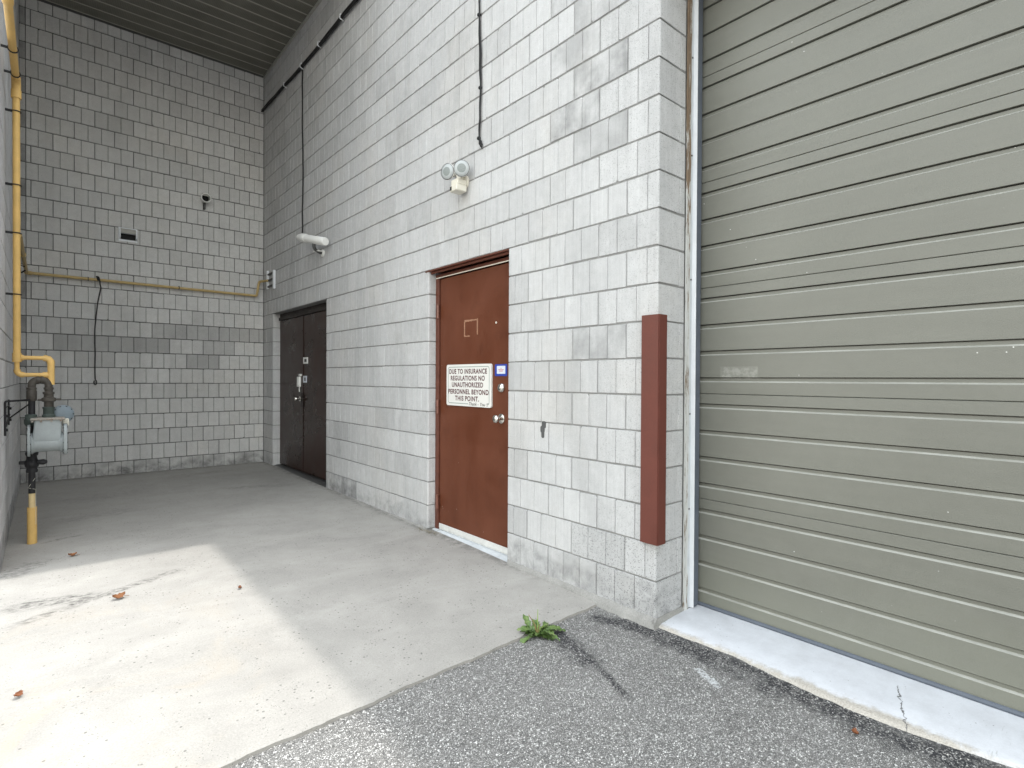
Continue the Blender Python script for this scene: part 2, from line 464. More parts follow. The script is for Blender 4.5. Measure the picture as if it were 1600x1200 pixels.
M['chrome'] = paint('brushed_steel', (.72, .70, .66), .22, .1, 30, metal=1.)
M['steel_dark'] = paint('dark_steel', (.10, .10, .10), .5, .3, 25, metal=.6)
M['yellow'] = paint('yellow_gas_paint', (.66, .43, .15), .5, .13, 10, scuff=((.34, .17, .06), .27))
M['yellow_pale'] = paint('faded_yellow_pipe', (.64, .50, .27), .5, .12, 12)
M['dull_yellow'] = paint('dull_olive_yellow_pipe', (.46, .34, .15), .5, .2, 14)
M['black_iron'] = paint('black_iron', (.020, .020, .022), .55, .35, 30, bump=.25, scuff=((.09, .06, .045), .33))
M['grey_iron'] = paint('weathered_iron', (.065, .058, .05), .5, .4, 40, bump=.25, scuff=((.21, .15, .11), .35))
M['green_iron'] = paint('dark_green_iron', (.06, .078, .07), .55, .3, 30, bump=.2)
M['meter'] = paint('meter_blue_grey', (.29, .318, .325), .42, .12, 14, bump=.1, scuff=((.22, .26, .26), .3))
M['meter_dark'] = paint('diaphragm_blue_grey', (.18, .22, .25), .5, .15, 14)
M['rusty'] = paint('rust_stained_plate', (.30, .28, .25), .7, .2, 22, bump=.2, scuff=((.17, .085, .045), .45))
M['white_plastic'] = paint('white_plastic', (.74, .74, .72), .4, .05, 10)
M['cream'] = paint('cream_plastic', (.66, .63, .55), .45, .08, 10)
M['black_rubber'] = paint('black_cable', (.014, .014, .015), .55, .2, 20)
M['sign_white'] = paint('sign_white', (.70, .69, .66), .4, .05, 7, bump=.02)
M['maroon'] = paint('maroon_ink', (.070, .006, .012), .5, .08)
M['sage'] = paint('sage_line', (.26, .31, .29), .5, .08)
M['ink'] = paint('black_ink', (.02, .02, .02), .5, .05)
M['blue'] = paint('blue_sticker', (.025, .055, .33), .4, .1)
M['pale_sticker'] = paint('pale_sticker', (.62, .65, .72), .4, .06)
M['red_ink'] = paint('red_ink', (.45, .06, .05), .5, .1)
M['tape'] = paint('old_tape_glue', (.30, .16, .10), .7, .3, 60)
M['smudge'] = paint('dark_smudge', (.09, .09, .09), .9, .3, 60)
M['soffit'] = mat_soffit()
M['soffit_rib'] = paint('soffit_rib', (.32, .31, .265), .45, .08)
M['trim_grey'] = paint('grey_trim', (.34, .335, .31), .5, .12)
M['roof'] = paint('roof_metal', (.16, .15, .13), .6, .1)
M['leaf'] = mat_leaf()
M['stem'] = paint('weed_stem', (.28, .20, .10), .5, .2)
M['stem_green'] = paint('weed_green_stem', (.20, .28, .07), .5, .2)
M['dry_leaf'] = paint('dry_brown_leaf', (.20, .085, .035), .7, .4, 60)
M['orange_leaf'] = paint('dry_orange_leaf', (.19, .07, .03), .7, .4, 60)
M['straw'] = paint('dry_grass', (.22, .20, .15), .8, .3, 40)
M['grit_a'] = paint('grey_grit', (.26, .255, .245), .9); M['grit_b'] = paint('pale_grit', (.48, .47, .45), .9); M['grit_c'] = paint('dark_grit', (.07, .07, .07), .9)
M['dark_in'] = paint('dark_interior', (.015, .015, .015), .9, .1)
gl = NT('clear_lens'); gl.fin((.40, .425, .43), .10, gl.bump(gl.voro(260), .35, .002)); M['lens'] = gl.m
gc = NT('lens_core'); gc.fin((.22, .245, .24), .15, gc.bump(gc.voro(90), .6, .004)); M['lens_core'] = gc.m
gl2 = NT('silver_reflector'); gl2.fin((.8, .8, .8), .18, metal=1.); M['reflector'] = gl2.m

# ------------------------------------------------------------------ block walls
CH = .2                                        # course height
def cell(bm, tl, fn, u0, u1, v0, v1, iu0, iu1, iv0, iv1, e0, e1, col, dj, chip, flip, s0v=False, s1v=False, SD=.0055):
    """one scored face of a block: (u, v) rectangle, i* inset of the groove, e* = corner edge or None"""
    D = .0070
    def pt(u, v, d): return fn(u, v, d)
    bev = .0028
    a0, a1 = u0+iu0, u1-iu1; b0, b1 = v0+iv0, v1-iv1
    d0 = SD if s0v else D; d1 = SD if s1v else D
    t0, t1 = a0+(.0030 if s0v else bev), a1-(.0030 if s1v else bev)
    if e0: a0, d0, t0 = u0+e0*.3, e0*.3, u0+e0
    if e1: a1, d1, t1 = u1-e1*.3, e1*.3, u1-e1
    s0, s1 = b0+bev, b1-bev
    sc_edge = (s0v, s1v)
    r = lambda: random.uniform(-.0011, .0011)
    cs = []
    for i in range(4):
        c = random.uniform(.001, .0045)
        if random.random() < chip: c = random.uniform(.008, .020)
        if ((i == 3 and s0v) or (i == 2 and s1v)) and random.random() < .22: c = random.uniform(.007, .013)
        cs.append(c)
    top = []
    outer = []
    quad = [(t0, s0, 1, 1, a0, b0, d0), (t1, s0, -1, 1, a1, b0, d1), (t1, s1, -1, -1, a1, b1, d1), (t0, s1, 1, -1, a0, b1, d0)]
    for i, (tu, tv, du, dv, ou, ov, dd) in enumerate(quad):
        c = cs[i]
        edge = (i in (0, 3) and e0) or (i in (1, 2) and e1)
        if edge: c = .002
        p1 = (tu + du*c*random.uniform(.6, 1.2), tv); p2 = (tu, tv + dv*c*random.uniform(.6, 1.2))
        sv = s0v if i in (0, 3) else s1v
        q1 = (ou + du*c*.8, ov); q2 = (ou, ov + dv*c*.8)
        pair = [(p1, q1), (p2, q2)]
        if i in (0, 2): pair = pair[::-1]
        for k, (p, q) in enumerate(pair):
            top.append((p[0] + (0 if edge else r()), p[1] + r(), dj))
            outer.append((q[0], q[1], dd if (edge or sv) else D))
    T = [bm.verts.new(pt(*p)) for p in top]; O = [bm.verts.new(pt(*p)) for p in outer]
    fs = []
    fs.append(bm.faces.new(T if not flip else T[::-1]))
    n = 8
    for i in range(n):
        j = (i+1) % n
        q = (O[i], O[j], T[j], T[i])
        fs.append(bm.faces.new(q if not flip else q[::-1]))
    for f in fs:
        f.material_index = 0
        for lp in f.loops: lp[tl] = col

def wall_cells(bm, tl, fn, u0, u1, ncourse, L, anchor, openings, flip, corner0=None, corner1=None, tintf=None, score=True, chip=.03, k0=0, vmax=99, scores=3, SD=.0055, SG=.0007):
    """courses of running-bond blocks; openings = [(ua, ub, course_top)]"""
    J = .0032
    for k in range(k0, ncourse):
        v0, v1 = k*CH, min((k+1)*CH, vmax)
        if v1 - v0 < .03: continue
        ph = anchor + (L/2 if k % 2 else 0)
        n0 = math.floor((u0-ph)/L) - 1
        n1 = math.ceil((u1-ph)/L) + 1
        spans = [(u0, u1, corner0, corner1)]
        for ua, ub, kt in openings:
            if k < kt:
                ns = []
                for s in spans:
                    if ua > s[0] and ub < s[1]:
                        ns += [(s[0], ua, s[2], .009), (ub, s[1], .009, s[3])]
                    else: ns.append(s)
                spans = ns
        for b in range(n0, n1):
            bu0, bu1 = ph + b*L, ph + (b+1)*L
            tv = tintf(k, (bu0+bu1)/2) if tintf else (1, 0, 0)
            tj = random.gauss(1, .028)
            dj = random.uniform(-.0009, .0009)
            jit = random.uniform(-.0025, .0025)
            for s in range(scores if score else 1):
                n = scores if score else 1
                c0, c1 = bu0 + (bu1-bu0)*s/n, bu0 + (bu1-bu0)*(s+1)/n
                for sa, sb, ca, cb in spans:
                    x0, x1 = max(c0, sa), min(c1, sb)
                    if x1 - x0 < .028: continue
                    # sliver next to an end is absorbed
                    if abs(sb - x1) < .028: x1 = sb
                    if abs(x0 - sa) < .028: x0 = sa
                    e0 = ca if x0 == sa else None; e1 = cb if x1 == sb else None
                    i0 = J if (s == 0 or x0 == sa) else SG
                    i1 = J if (s == n-1 or x1 == sb) else SG
                    cj = random.gauss(1, .018)
                    col = (max(.3, tv[0]*tj*cj), tv[1], tv[2], 1)
                    jv = random.uniform(-.0016, .0016)
                    cell(bm, tl, fn, x0, x1, v0, v1, i0 if e0 is None else 0, i1 if e1 is None else 0, J+.0008+jv, J+.0008-jv, e0, e1, col, dj, chip, flip, i0 == SG and e0 is None, i1 == SG and e1 is None, SD)

def newwall():
    bm = B(); tl = bm.loops.layers.float_color.new('tint'); return bm, tl

YC = 8.587        # back wall plane
XL = -2.70        # left wall plane
YP = 1.70         # outer corner of the pier
ZT = 5.745        # soffit
NC = 29
MD = .0068        # mortar plane depth behind the block face

# --- right wall with the two doors
DD0, DD1 = 6.205, 8.155     # double door opening
BD0, BD1 = 2.934, 3.985     # brown door opening
def tint_right(k, u):
    d = 0; c = 0; t = 1.
    if u < 2.0: c = .55
    if k <= 1 and u < 2.2: c = 1.
    if k >= 7 and 1.85 < u < 2.35 and random.random() < .5: d = random.uniform(.15, .6)
    if k in (14, 15) and 2.0 < u < 2.42: d = .8
    if k == 0 and (5.3 < u < 6.2): d = .9
    if k == 0 and 2.2 < u < 3.0: d = .4
    if random.random() < .05: t = random.uniform(.88, .95)
    if random.random() < .10: d = max(d, .2)
    return (t, d, c)
bm, tl = newwall()
fr = lambda u, v, d: (d, u, v)
wall_cells(bm, tl, fr, YP, YC-.001, NC, .4093, 2.727-.4093/2, [(DD0, DD1, 11), (BD0, BD1, 11)], True, corner0=.009, tintf=tint_right, chip=.05)
# return face of the pier, facing the camera
fp = lambda u, v, d: (u, YP+d, v)
wall_cells(bm, tl, fp, 0, .252, NC, .6, -.1, [], False, corner0=.009, tintf=lambda k, u: (1.02, 0, 1. if k < 2 else .6), score=False, chip=.06)
# far reveals of the two openings
for yo in (DD1, BD1):
    fv = lambda u, v, d, yo=yo: (u, yo+d, v)
    wall_cells(bm, tl, fv, 0, .19, 11, .6, -.1, [], False, corner0=.009, score=False, tintf=lambda k, u: (1.03, 0, .2))
for yo in (DD0, BD0):
    fv = lambda u, v, d, yo=yo: (u, yo-d, v)
    wall_cells(bm, tl, fv, 0, .19, 11, .6, -.1, [], True, corner0=.009, score=False, tintf=lambda k, u: (1.0, 0, .2))
# mortar body behind the faces
m = MD
box(bm, m, .19, YP+m, BD0-m, -.12, NC*CH, mi=1)
box(bm, m, .19, BD0-m, BD1+m, 2.2, NC*CH, mi=1)
box(bm, m, .19, BD1+m, DD0-m, -.12, NC*CH, mi=1)
box(bm, m, .19, DD0-m, DD1+m, 2.2, NC*CH, mi=1)
box(bm, m, .19, DD1+m, YC+.2, -.12, NC*CH, mi=1)
box(bm, .19, .42, YP+m, YP+.2, -.12, NC*CH, mi=1)
box(bm, .19, .215, BD0-.3, BD1+.3, -.12, 2.4, mi=2); box(bm, .19, .215, DD0-.3, DD1+.3, -.12, 2.4, mi=2)
right_wall = obj('block_wall', bm, [M['block_bright'], M['mortar'], M['dark_in']])
tag(right_wall, 'long pale concrete block wall holding the brown door and the dark double door', 'wall')
# smeared mortar foot below the lowest course
def foot():
    bm = B(); t = bmesh.new(); rows = []
    y = YP-.012
    while y < BD0-.005:
        w = .026 + .016*random.random()*(1 if y < 2.2 else .6) + (.012 if y < 2.1 else 0)
        z = .004 + .012*random.random()
        rows.append([t.verts.new(p) for p in ((.004, y, z+.002), (-.006, y, z-.004*random.random()), (-w*.65, y, -.016-.006*random.random()), (-w, y, -.07))])
        y += .022
    for a, b in zip(rows, rows[1:]):
        for i in range(3): t.faces.new((a[i], b[i], b[i+1], a[i+1]))
    merge(bm, t)
    t = bmesh.new(); rows = []
    x = -.03
    while x < .27:
        w = .012 + .008*random.random()
        rows.append([t.verts.new(p) for p in ((x, YP+.004, .006*random.random()), (x, YP-w*.5, -.012), (x, YP-w, -.06))]); x += .02
    for a, b in zip(rows, rows[1:]):
        for i in range(2): t.faces.new((a[i], b[i], b[i+1], a[i+1]))
    merge(bm, t)
    t = bmesh.new(); rows = []
    y = BD1+.005
    while y < DD0-.005:
        w = .010 + .012*random.random()
        z = .002+.006*random.random()+.006*(y-4)/2
        rows.append([t.verts.new(p) for p in ((.004, y, z+.004), (-.005, y, z), (-w, y, -.03))]); y += .03
    for a, b in zip(rows, rows[1:]):
        for i in range(2): t.faces.new((a[i], b[i], b[i+1], a[i+1]))
    merge(bm, t)
    return bm
obj('mortar_foot', foot(), M['foot'], right_wall, 50)
# dark rubbed mark on the wall right of the door
bm = B()
for i in range(3):
    zz = .93+.03*i+random.uniform(-.01,.01); w = random.uniform(.012,.022)
    prism(bm, rrect(2.575+random.uniform(-.012,.012), zz, w*2, .045, .012), -.0015-.0004*i, -.0002, lambda p, q, a: (a, p, q))
obj('rubbed_mark', bm, M['smudge'], right_wall)

# --- back wall
def tint_back(k, u):
    t, d = 1., 0
    if 7 <= k <= 12:
        pat = {10: [(-2.75, -2.3)], 9: [(-2.65, -1.75), (-1.4, .1)], 8: [(-2.4, -1.2), (-.8, .1)], 7: [(-2.15, -1.75), (-1.0, -.6)]}.get(k, [])
        for a, b in pat:
            if a < u < b and random.random() < .85: t = random.uniform(.70, .82)
    if k == 0: d = .75
    if k in (19, 21) and -2.0 < u < -1.2: t = .9
    if random.random() < .07: t = random.uniform(.86, .94)
    return (t, d, .25)
bm, tl = newwall()
fb = lambda u, v, d: (u, YC+d, v)
wall_cells(bm, tl, fb, XL+.055, -.001, NC, .4, 0, [], False, tintf=tint_back, chip=.045, vmax=5.735, SD=.007, SG=.0014)
# narrow mortar-smeared closers against the left wall on every other course
for k in range(NC):
    v1 = min((k+1)*CH, 5.735)
    cell(bm, tl, fb, XL, XL+.055, k*CH, v1, .001, .002, .004, .004, None, None, ((.62 if k % 2 else .9), .5 if k % 2 else 0, .2, 1), .0015, .1, False)
box(bm, XL-.2, 0, YC+MD, YC+.2, -.12, NC*CH, mi=1)
back_wall = tag(obj('block_wall', bm, [M['block_grey'], M['mortar_dark']]), 'shadowed grey concrete block wall at the far end, crossed by a level gas pipe', 'wall')

# --- left wall
YLE = 4.84
bm, tl = newwall()
fl = lambda u, v, d: (XL-d, u, v)
wall_cells(bm, tl, fl, YLE, YC-.001, NC, .4, YC-.2, [], False, corner0=.009, tintf=lambda k, u: (random.uniform(.96, 1.03), .8 if k == 0 else (.25 if random.random() < .1 else 0), .2), chip=.04)
fle = lambda u, v, d: (-u, YLE+d, v)
wall_cells(bm, tl, fle, -XL, -XL+.19, NC, .6, -XL-.1, [], True, corner0=.009, score=False)
box(bm, XL-.19, XL-MD, YLE+MD, YC+.2, -.12, NC*CH, mi=1)
tag(obj('block_wall', bm, [M['block_left'], M['mortar']]), 'pale concrete block wall at the left edge behind the gas meter and tall yellow pipe', 'wall')

# ------------------------------------------------------------------ roof over the corner, building mass above the garage door
YE = 4.62; ZR = 6.35
roof = thing('canopy_roof', 'dark bronze ribbed metal soffit roofing the recessed corner', 'roof', (-1.35, 5.3, ZT))
bm = B()
pitch = .197
ys = YC-.04
while ys > YE:
    y0 = max(ys-pitch, YE)
    # flat perforated pan with a shallow valley
    t = bmesh.new()
    prof = [(ys, ZT+.012), (ys-.012, ZT), (y0+.028, ZT), (y0+.014, ZT+.012), (y0, ZT+.012)]
    r0 = [t.verts.new((XL-.05, a, b)) for a, b in prof]; r1 = [t.verts.new((.02, a, b)) for a, b in prof]
    for i in range(4): t.faces.new((r0[i], r0[i+1], r1[i+1], r1[i]))
    merge(bm, t); ys -= pitch
ys = YC-.04; nrib = 0
while ys > YE+.1:
    nrib += 1; box(bm, XL-.05, .02, ys-(.012 if nrib % 2 else .007), ys+.005, ZT-.005, ZT+.010, .002, mi=1); ys -= pitch
obj('soffit_panel', bm, [M['soffit'], M['soffit_rib']], roof)
bm = B()
box(bm, -.022, -.0005, YE+.05, YC-.03, ZT-.038, ZT-.004, .003)
obj('edge_trim', bm, M['trim_grey'], roof)
bm = B()
box(bm, XL-.25, .42, YE, YC+.25, ZT+.03, ZR, .01)
obj('roof_deck', bm, M['roof'], roof)
bm = B()
box(bm, .0, .42, YP+.01, YE-.004, NC*CH+.002, ZR, .01)
box(bm, .43, 9., -9., YC+.25, ZT+.04, ZR, .01)
box(bm, .0, .43, -9., YP+.0, NC*CH+.002, ZR, .01)
obj('parapet', bm, M['roof'], roof)

# header wall above the garage door, and far pier
GY0 = -3.2; GT = 3.64
bm, tl = newwall()
fg = lambda u, v, d: (d, u, v)
wall_cells(bm, tl, fg, -9., YP-.001, NC, .4093, 2.727-.4093/2, [(-20, -19, 0)], True, tintf=lambda k, u: (1, 0, .3), k0=19)
box(bm, MD, .38, -9., YP-.001, 3.8, NC*CH, mi=1)
box(bm, -.01, .39, GY0, YP-.003, GT, 3.795, .004, mi=2)
wall_cells(bm, tl, fg, -9., GY0, 19, .4093, 2.727-.4093/2, [], True, corner1=.009, tintf=lambda k, u: (1, 0, .3))
box(bm, MD, .4, -9., GY0-MD, -.12, 3.8, mi=1)
tag(obj('block_wall', bm, [M['block_bright'], M['mortar'], M['roof']]), 'concrete block wall framing the top and far side of the grey garage door', 'wall')

# ------------------------------------------------------------------ ground
def slz(y): return .0085*(y-4.9)
bm = B(); t = bmesh.new()
nx, ny = 110, 24
def edge_y(x): return 2.085 + .034*x + .004*math.sin(9*x) + .003*math.sin(23*x+1) + .0018*math.sin(61*x+.4) + .0012*math.sin(113*x)
g = []
for j in range(ny+1):
    row = []
    for i in range(nx+1):
        x = XL-.12 + (0.22-XL)*i/nx if True else 0
        ye = edge_y(x)
        y = ye + (YC+.1-ye)*(j/ny)
        row.append(t.verts.new((x, y, slz(y) - (.004 if j == 0 else 0))))
    g.append(row)
for j in range(ny):
    for i in range(nx): t.faces.new((g[j][i], g[j][i+1], g[j+1][i+1], g[j+1][i]))
lo = [t.verts.new((v.co.x, v.co.y-.004, -.2)) for v in g[0]]
for i in range(nx): t.faces.new((lo[i], lo[i+1], g[0][i+1], g[0][i]))
merge(bm, t)
# outer strip beyond the left wall end
tag(obj('concrete_slab', bm, M['slab'], None), kind='structure')

def asz(x, y): return -.042
bm = B(); t = bmesh.new()
# one sheet: fine grid near the camera, reaching the horizon
xs = [-400, -60, -12, -5] + [-3.2+.16*i for i in range(25)] + [1.0, 4, 20, 60, 400]
ysv = [-400, -60, -14, -6] + [-3+.17*i for i in range(32)] + [4, 10, 30, 80, 400]
g = []
for y in ysv:
    row = []
    for x in xs:
        z = -.042
        if -3 < x < .4 and -2 < y < 2.0: z += random.uniform(-.003, .003)
        if y > 2.2 or x > .2: z = -.06
        if x > .4: z = -.06
        row.append(t.verts.new((x, y, z)))
    g.append(row)
for j in range(len(ysv)-1):
    for i in range(len(xs)-1): t.faces.new((g[j][i], g[j][i+1], g[j+1][i+1], g[j+1][i]))
merge(bm, t)
tag(obj('asphalt', bm, M['asphalt'], None, 80), kind='structure')

# white painted concrete sill in front of the garage door
def sill_x(y):
    P = [(-9, .03), (-1.5, .02), (.0, .05), (.267, .045), (.448, .010), (.664, -.013), (.929, -.012), (1.1, .01), (1.275, .035), (1.5, .018), (1.8, .0)]
    for (a, xa), (b, xb) in zip(P, P[1:]):
        if a <= y <= b: return xa + (xb-xa)*(y-a)/(b-a)
bm = B(); t = bmesh.new(); rows = []
y = YP-.01
while y > GY0-.01:
    xf = sill_x(y)+random.uniform(-.004, .004)
    rows.append([t.verts.new(p) for p in ((.47, y, -.016), (.30, y, -.018), (.15, y, -.022+random.uniform(-.001,.001)), (xf+.02, y, -.029), (xf, y, -.036), (xf-.012, y, -.07))])
    y -= .045
for a, b in zip(rows, rows[1:]):
    for i in range(5): t.faces.new((a[i], a[i+1], b[i+1], b[i]))
merge(bm, t)
tag(obj('concrete_sill', bm, M['sill'], None, 60), kind='structure')

# ------------------------------------------------------------------ garage door
GX = .40
gd = thing('garage_door', 'tall grey sectional overhead garage door with horizontal grooves', 'garage door', (GX, -.7, 0))
SH = .605; Z0 = -.006
SECT = []
for s in range(6):
    zb = Z0 + SH*s
    bm = B(); t = bmesh.new()
    gro = [.083, .235, .386, .538]
    prof = [(zb+.0010, .045), (zb+.0010, .003), (zb+.003, 0)]
    for gz in gro:
        zt = zb + gz + .011
        prof += [(zt-.0290, -.0006), (zt-.0275, .0), (zt-.0205, .0105), (zt-.0055, .0108), (zt-.0052, .030), (zt-.0004, .030), (zt, .0005), (zt+.0006, 0)]
    prof += [(zb+SH-.003, 0), (zb+SH-.0008, .003), (zb+SH-.0008, .045)]
    a = [t.verts.new((GX+d, YP+.05, z)) for z, d in prof]; b = [t.verts.new((GX+d, GY0-.05, z)) for z, d in prof]
    for i in range(len(prof)-1):
        f = t.faces.new((a[i], a[i+1], b[i+1], b[i]))
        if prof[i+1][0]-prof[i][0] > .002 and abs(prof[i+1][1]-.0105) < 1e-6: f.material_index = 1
    bmesh.ops.recalc_face_normals(t, faces=t.faces)
    mis = [f.material_index for f in t.faces]
    merge(bm, t)
    bm.faces.ensure_lookup_table()
    for f, k in zip(bm.faces, mis): f.material_index = k
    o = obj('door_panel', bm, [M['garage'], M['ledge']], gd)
    # make sure the panel faces outward
    SECT.append(o)
bm = B(); box(bm, GX+.046, GX+.06, GY0-.05, YP+.05, -.02, GT+.2)
obj('backing', bm, M['dark_in'], gd)
bm = B()
tube(bm, [(GX-.004, YP-.012, -.008), (GX-.004, GY0, -.008)], .011, 8)
box(bm, GX-.006, GX+.03, GY0, YP-.012, -.012, -.004)
obj('bottom_seal', bm, M['seal'], gd)
for (ya, yb, sgn) in ((YP-.001, YP, 1), (GY0+.001, GY0, -1)):
    def yy(d): return ya - sgn*d
    def bx(bm, x0, x1, d0, d1, z0, z1, bev=0):
        y0, y1 = sorted((yy(d0), yy(d1))); box(bm, x0, x1, y0, y1, z0, z1, bev)
    bm = B(); t = bmesh.new()
    z = -.02; rows = []
    while z < GT:
        j = random.uniform(-.003, .003); rows.append([t.verts.new((x, yy(d), z)) for x, d in ((.258+j, 0), (.258+j, .010), (.288, .012+j), (.288, 0))]); z += .06
    for a, b in zip(rows, rows[1:]):
        for i in range(3): t.faces.new((a[i], a[i+1], b[i+1], b[i]))
    merge(bm, t)
    obj('wood_jamb', bm, M['wood'], gd)
    bm = B(); bx(bm, .2885, .316, 0, .008, -.016, GT, .002); obj('jamb_board', bm, M['pale_blue'], gd)
    bm = B(); bx(bm, .3165, .325, 0, .030, -.014, GT, .0015)
    st_ = obj('metal_stop', bm, M['galv'], gd)
    bm = B(); bx(bm, .3255, .372, 0, .028, -.012, GT, .003); bx(bm, .3725, .395, 0, .018, -.012, GT, .004); obj('weather_seal', bm, M['seal'], gd)
    for z in (.55, 1.09, 1.85, 2.55, 3.1):
        bm = B(); lathe(bm, [(.0055, 0), (.005, .003), (.002, .004), (0, .004)], (.302, yy(.0085), z), (0, -sgn, 0), 10); obj('screw', bm, M['steel_dark'], gd)

# ------------------------------------------------------------------ brown door
bd = thing('entrance_door', 'chestnut brown steel door with chrome knob and an insurance sign', 'door', (.09, 3.45, -.01))
DX = .082
bm = B(); box(bm, DX, DX+.045, BD0+.012, 3.925, .03, 2.128, .003)
leaf = obj('door_leaf', bm, M['brown'], bd)
bm = B()
box(bm, DX-.012, .16, 3.932, BD1-.003, -.016, 2.138, .002)       # hinge jamb
box(bm, DX+.010, .16, BD0+.001, BD0+.010, -.016, 2.138, .001)
box(bm, DX-.012, .16, BD0+.001, BD1-.003, 2.1385, 2.168, .002)       # head
obj('door_frame', bm, M['brown_trim'], bd)
bm = B(); box(bm, DX-.016, DX-.0125, BD0+.004, BD1-.01, 2.134, 2.1415); obj('drip_edge', bm, M['cream'], bd)
bm = B()
box(bm, -.004, .15, BD0-.004, BD1+.05, 2.188, 2.1985, .001)
box(bm, .02, .03, BD0+.004, BD1-.004, 2.1695, 2.187, .001)
obj('steel_lintel', bm, M['brown_trim'], bd)
for z in (1.853, 1.045, .235):
    bm = B(); tube(bm, [(DX-.023, 3.929, z-.058), (DX-.023, 3.929, z+.058)], .0115, 12)
    box(bm, DX-.014, DX-.0125, 3.934, 3.965, z-.05, z+.05)
    for dz in (-.033, -.011, .011, .033): tube(bm, [(DX-.023, 3.929, z+dz-.0006), (DX-.023, 3.929, z+dz+.0006)], .0123, 10)
    obj('hinge', bm, M['hinge'], bd, 40)
bm = B(); box(bm, DX-.010, DX-.0005, BD0+.014, 3.922, .012, .052, .002); box(bm, DX-.006, DX-.001, BD0+.014, 3.922, .002, .012)
obj('door_sweep', bm, M['alu'], bd)
bm = B()
prism(bm, [(-.012, -.035), (-.012, -.022), (.03, -.012), (.055, .0), (.12, .0), (.12, -.035)], BD0+.002, BD1-.004, lambda p, q, a: (p, a, q))
obj('threshold', bm, M['pale_blue'], bd)
# deadbolt and knob
bm = B(); lathe(bm, [(.036, 0), (.036, .004), (.033, .012), (.026, .021), (.022, .024), (0, .024)], (DX-.0005, 3.098, 1.217), (-1, 0, 0), 24)
box(bm, DX-.0262, DX-.024, 3.0966, 3.0994, 1.208, 1.226)
obj('deadbolt', bm, M['chrome'], bd, 40)
bm = B(); lathe(bm, [(.037, 0), (.036, .006), (.026, .010), (.014, .014), (.0125, .032), (.020, .038), (.029, .046), (.0305, .056), (.027, .066), (.018, .071), (0, .072)], (DX-.0005, 3.100, .990), (-1, 0, 0), 24)
obj('door_knob', bm, M['chrome'], bd, 50)
bm = B(); lathe(bm, [(.008, 0), (.008, .003), (.005, .004), (0, .004)], (DX-.0005, 3.168, 1.703), (-1, 0, 0), 12); obj('peephole', bm, M['cream'], bd)
# torn tape outline
bm = B()
for (a0, a1, b0, b1) in ((3.41, 3.575, 1.738, 1.752), (3.565, 3.580, 1.62, 1.738), (3.395, 3.410, 1.63, 1.752), (3.50, 3.565, 1.618, 1.626)):
    out = []
    n = 9
    for i in range(n+1): out.append((a0+(a1-a0)*i/n, b0+random.uniform(-.004, .003)))
    for i in range(n+1): out.append((a1-(a1-a0)*i/n, b1+random.uniform(-.003, .004)))
    prism(bm, out, DX-.0013, DX-.0003, lambda p, q, a: (a, p, q))
obj('tape_residue', bm, M['tape'], bd)

# warning sign ------------------------------------------------------
SX = DX - .0135
def text_into(bm, txt, ymid, zmid, w, h, x, off=.0, shear=0., mi=0, sp=1.):
    """lettering on a plane facing -x, reading towards -y, fitted into w by h"""
    cu = bpy.data.curves.new('lettering', 'FONT'); cu.body = txt; cu.size = 1; cu.offset = off; cu.shear = shear; cu.space_character = sp
    cu.extrude = 0; cu.align_x = 'LEFT'
    ob = bpy.data.objects.new('lettering', cu); C.objects.link(ob)
    dg = bpy.context.evaluated_depsgraph_get(); dg.update()
    me = bpy.data.meshes.new_from_object(ob.evaluated_get(dg))
    xs_ = [v.co.x for v in me.vertices]; ys_ = [v.co.y for v in me.vertices]
    x0, x1, y0, y1 = min(xs_), max(xs_), min(ys_), max(ys_)
    t = bmesh.new(); t.from_mesh(me)
    for v in t.verts:
        px = (v.co.x-x0)/(x1-x0)-.5; py = (v.co.y-y0)/(y1-y0)-.5
        v.co = Vector((x, ymid - px*w, zmid + py*h))
    mp = {v: bm.verts.new(v.co) for v in t.verts}
    for f in t.faces:
        g = bm.faces.new([mp[v] for v in f.verts]); g.material_index = mi
    t.free(); bpy.data.objects.remove(ob); bpy.data.curves.remove(cu); bpy.data.meshes.remove(me)

sy0, sy1, sz0, sz1 = 3.208, 3.808, 1.064, 1.398
syc, szc, sw, sh = (sy0+sy1)/2, (sz0+sz1)/2, sy1-sy0, sz1-sz0
sign = thing('warning_sign', 'white rectangular sign with maroon lettering fixed to the chestnut brown door', 'sign', (SX, syc, sz0))
bm = B(); prism(bm, rrect(syc, szc, sw, sh, .018), SX, DX-.001, lambda p, q, a: (a, p, q))
obj('sign_panel', bm, M['sign_white'], sign)
def ringline(bm, w, h, r, th, x, cut=None):
    o1 = rrect(syc, szc, w, h, r); o2 = rrect(syc, szc, w-2*th, h-2*th, max(.002, r-th))
    a = [bm.verts.new((x, p, q)) for p, q in o1]; b = [bm.verts.new((x, p, q)) for p, q in o2]
    n = len(a)
    for i in range(n):
        j = (i+1) % n
        if cut and cut(o1[i], o1[j]): continue
        bm.faces.new((a[i], a[j], b[j], b[i]))
bm = B(); ringline(bm, sw-.045, sh-.036, .024, .0055, SX-.0006, lambda p, q: abs(p[1]-q[1]) < 1e-4 and p[1] < szc)
zb_ = szc-(sh-.036)/2
vs = [bm.verts.new((SX-.0006, a, b)) for a, b in ((sy1-.046, zb_), (3.50, zb_), (3.50, zb_+.0055), (sy1-.046, zb_+.0055))]; bm.faces.new(vs)
obj('border_line', bm, M['sage'], sign)
bm = B()
def fx(px): return sy1 - (px-185)/595*sw
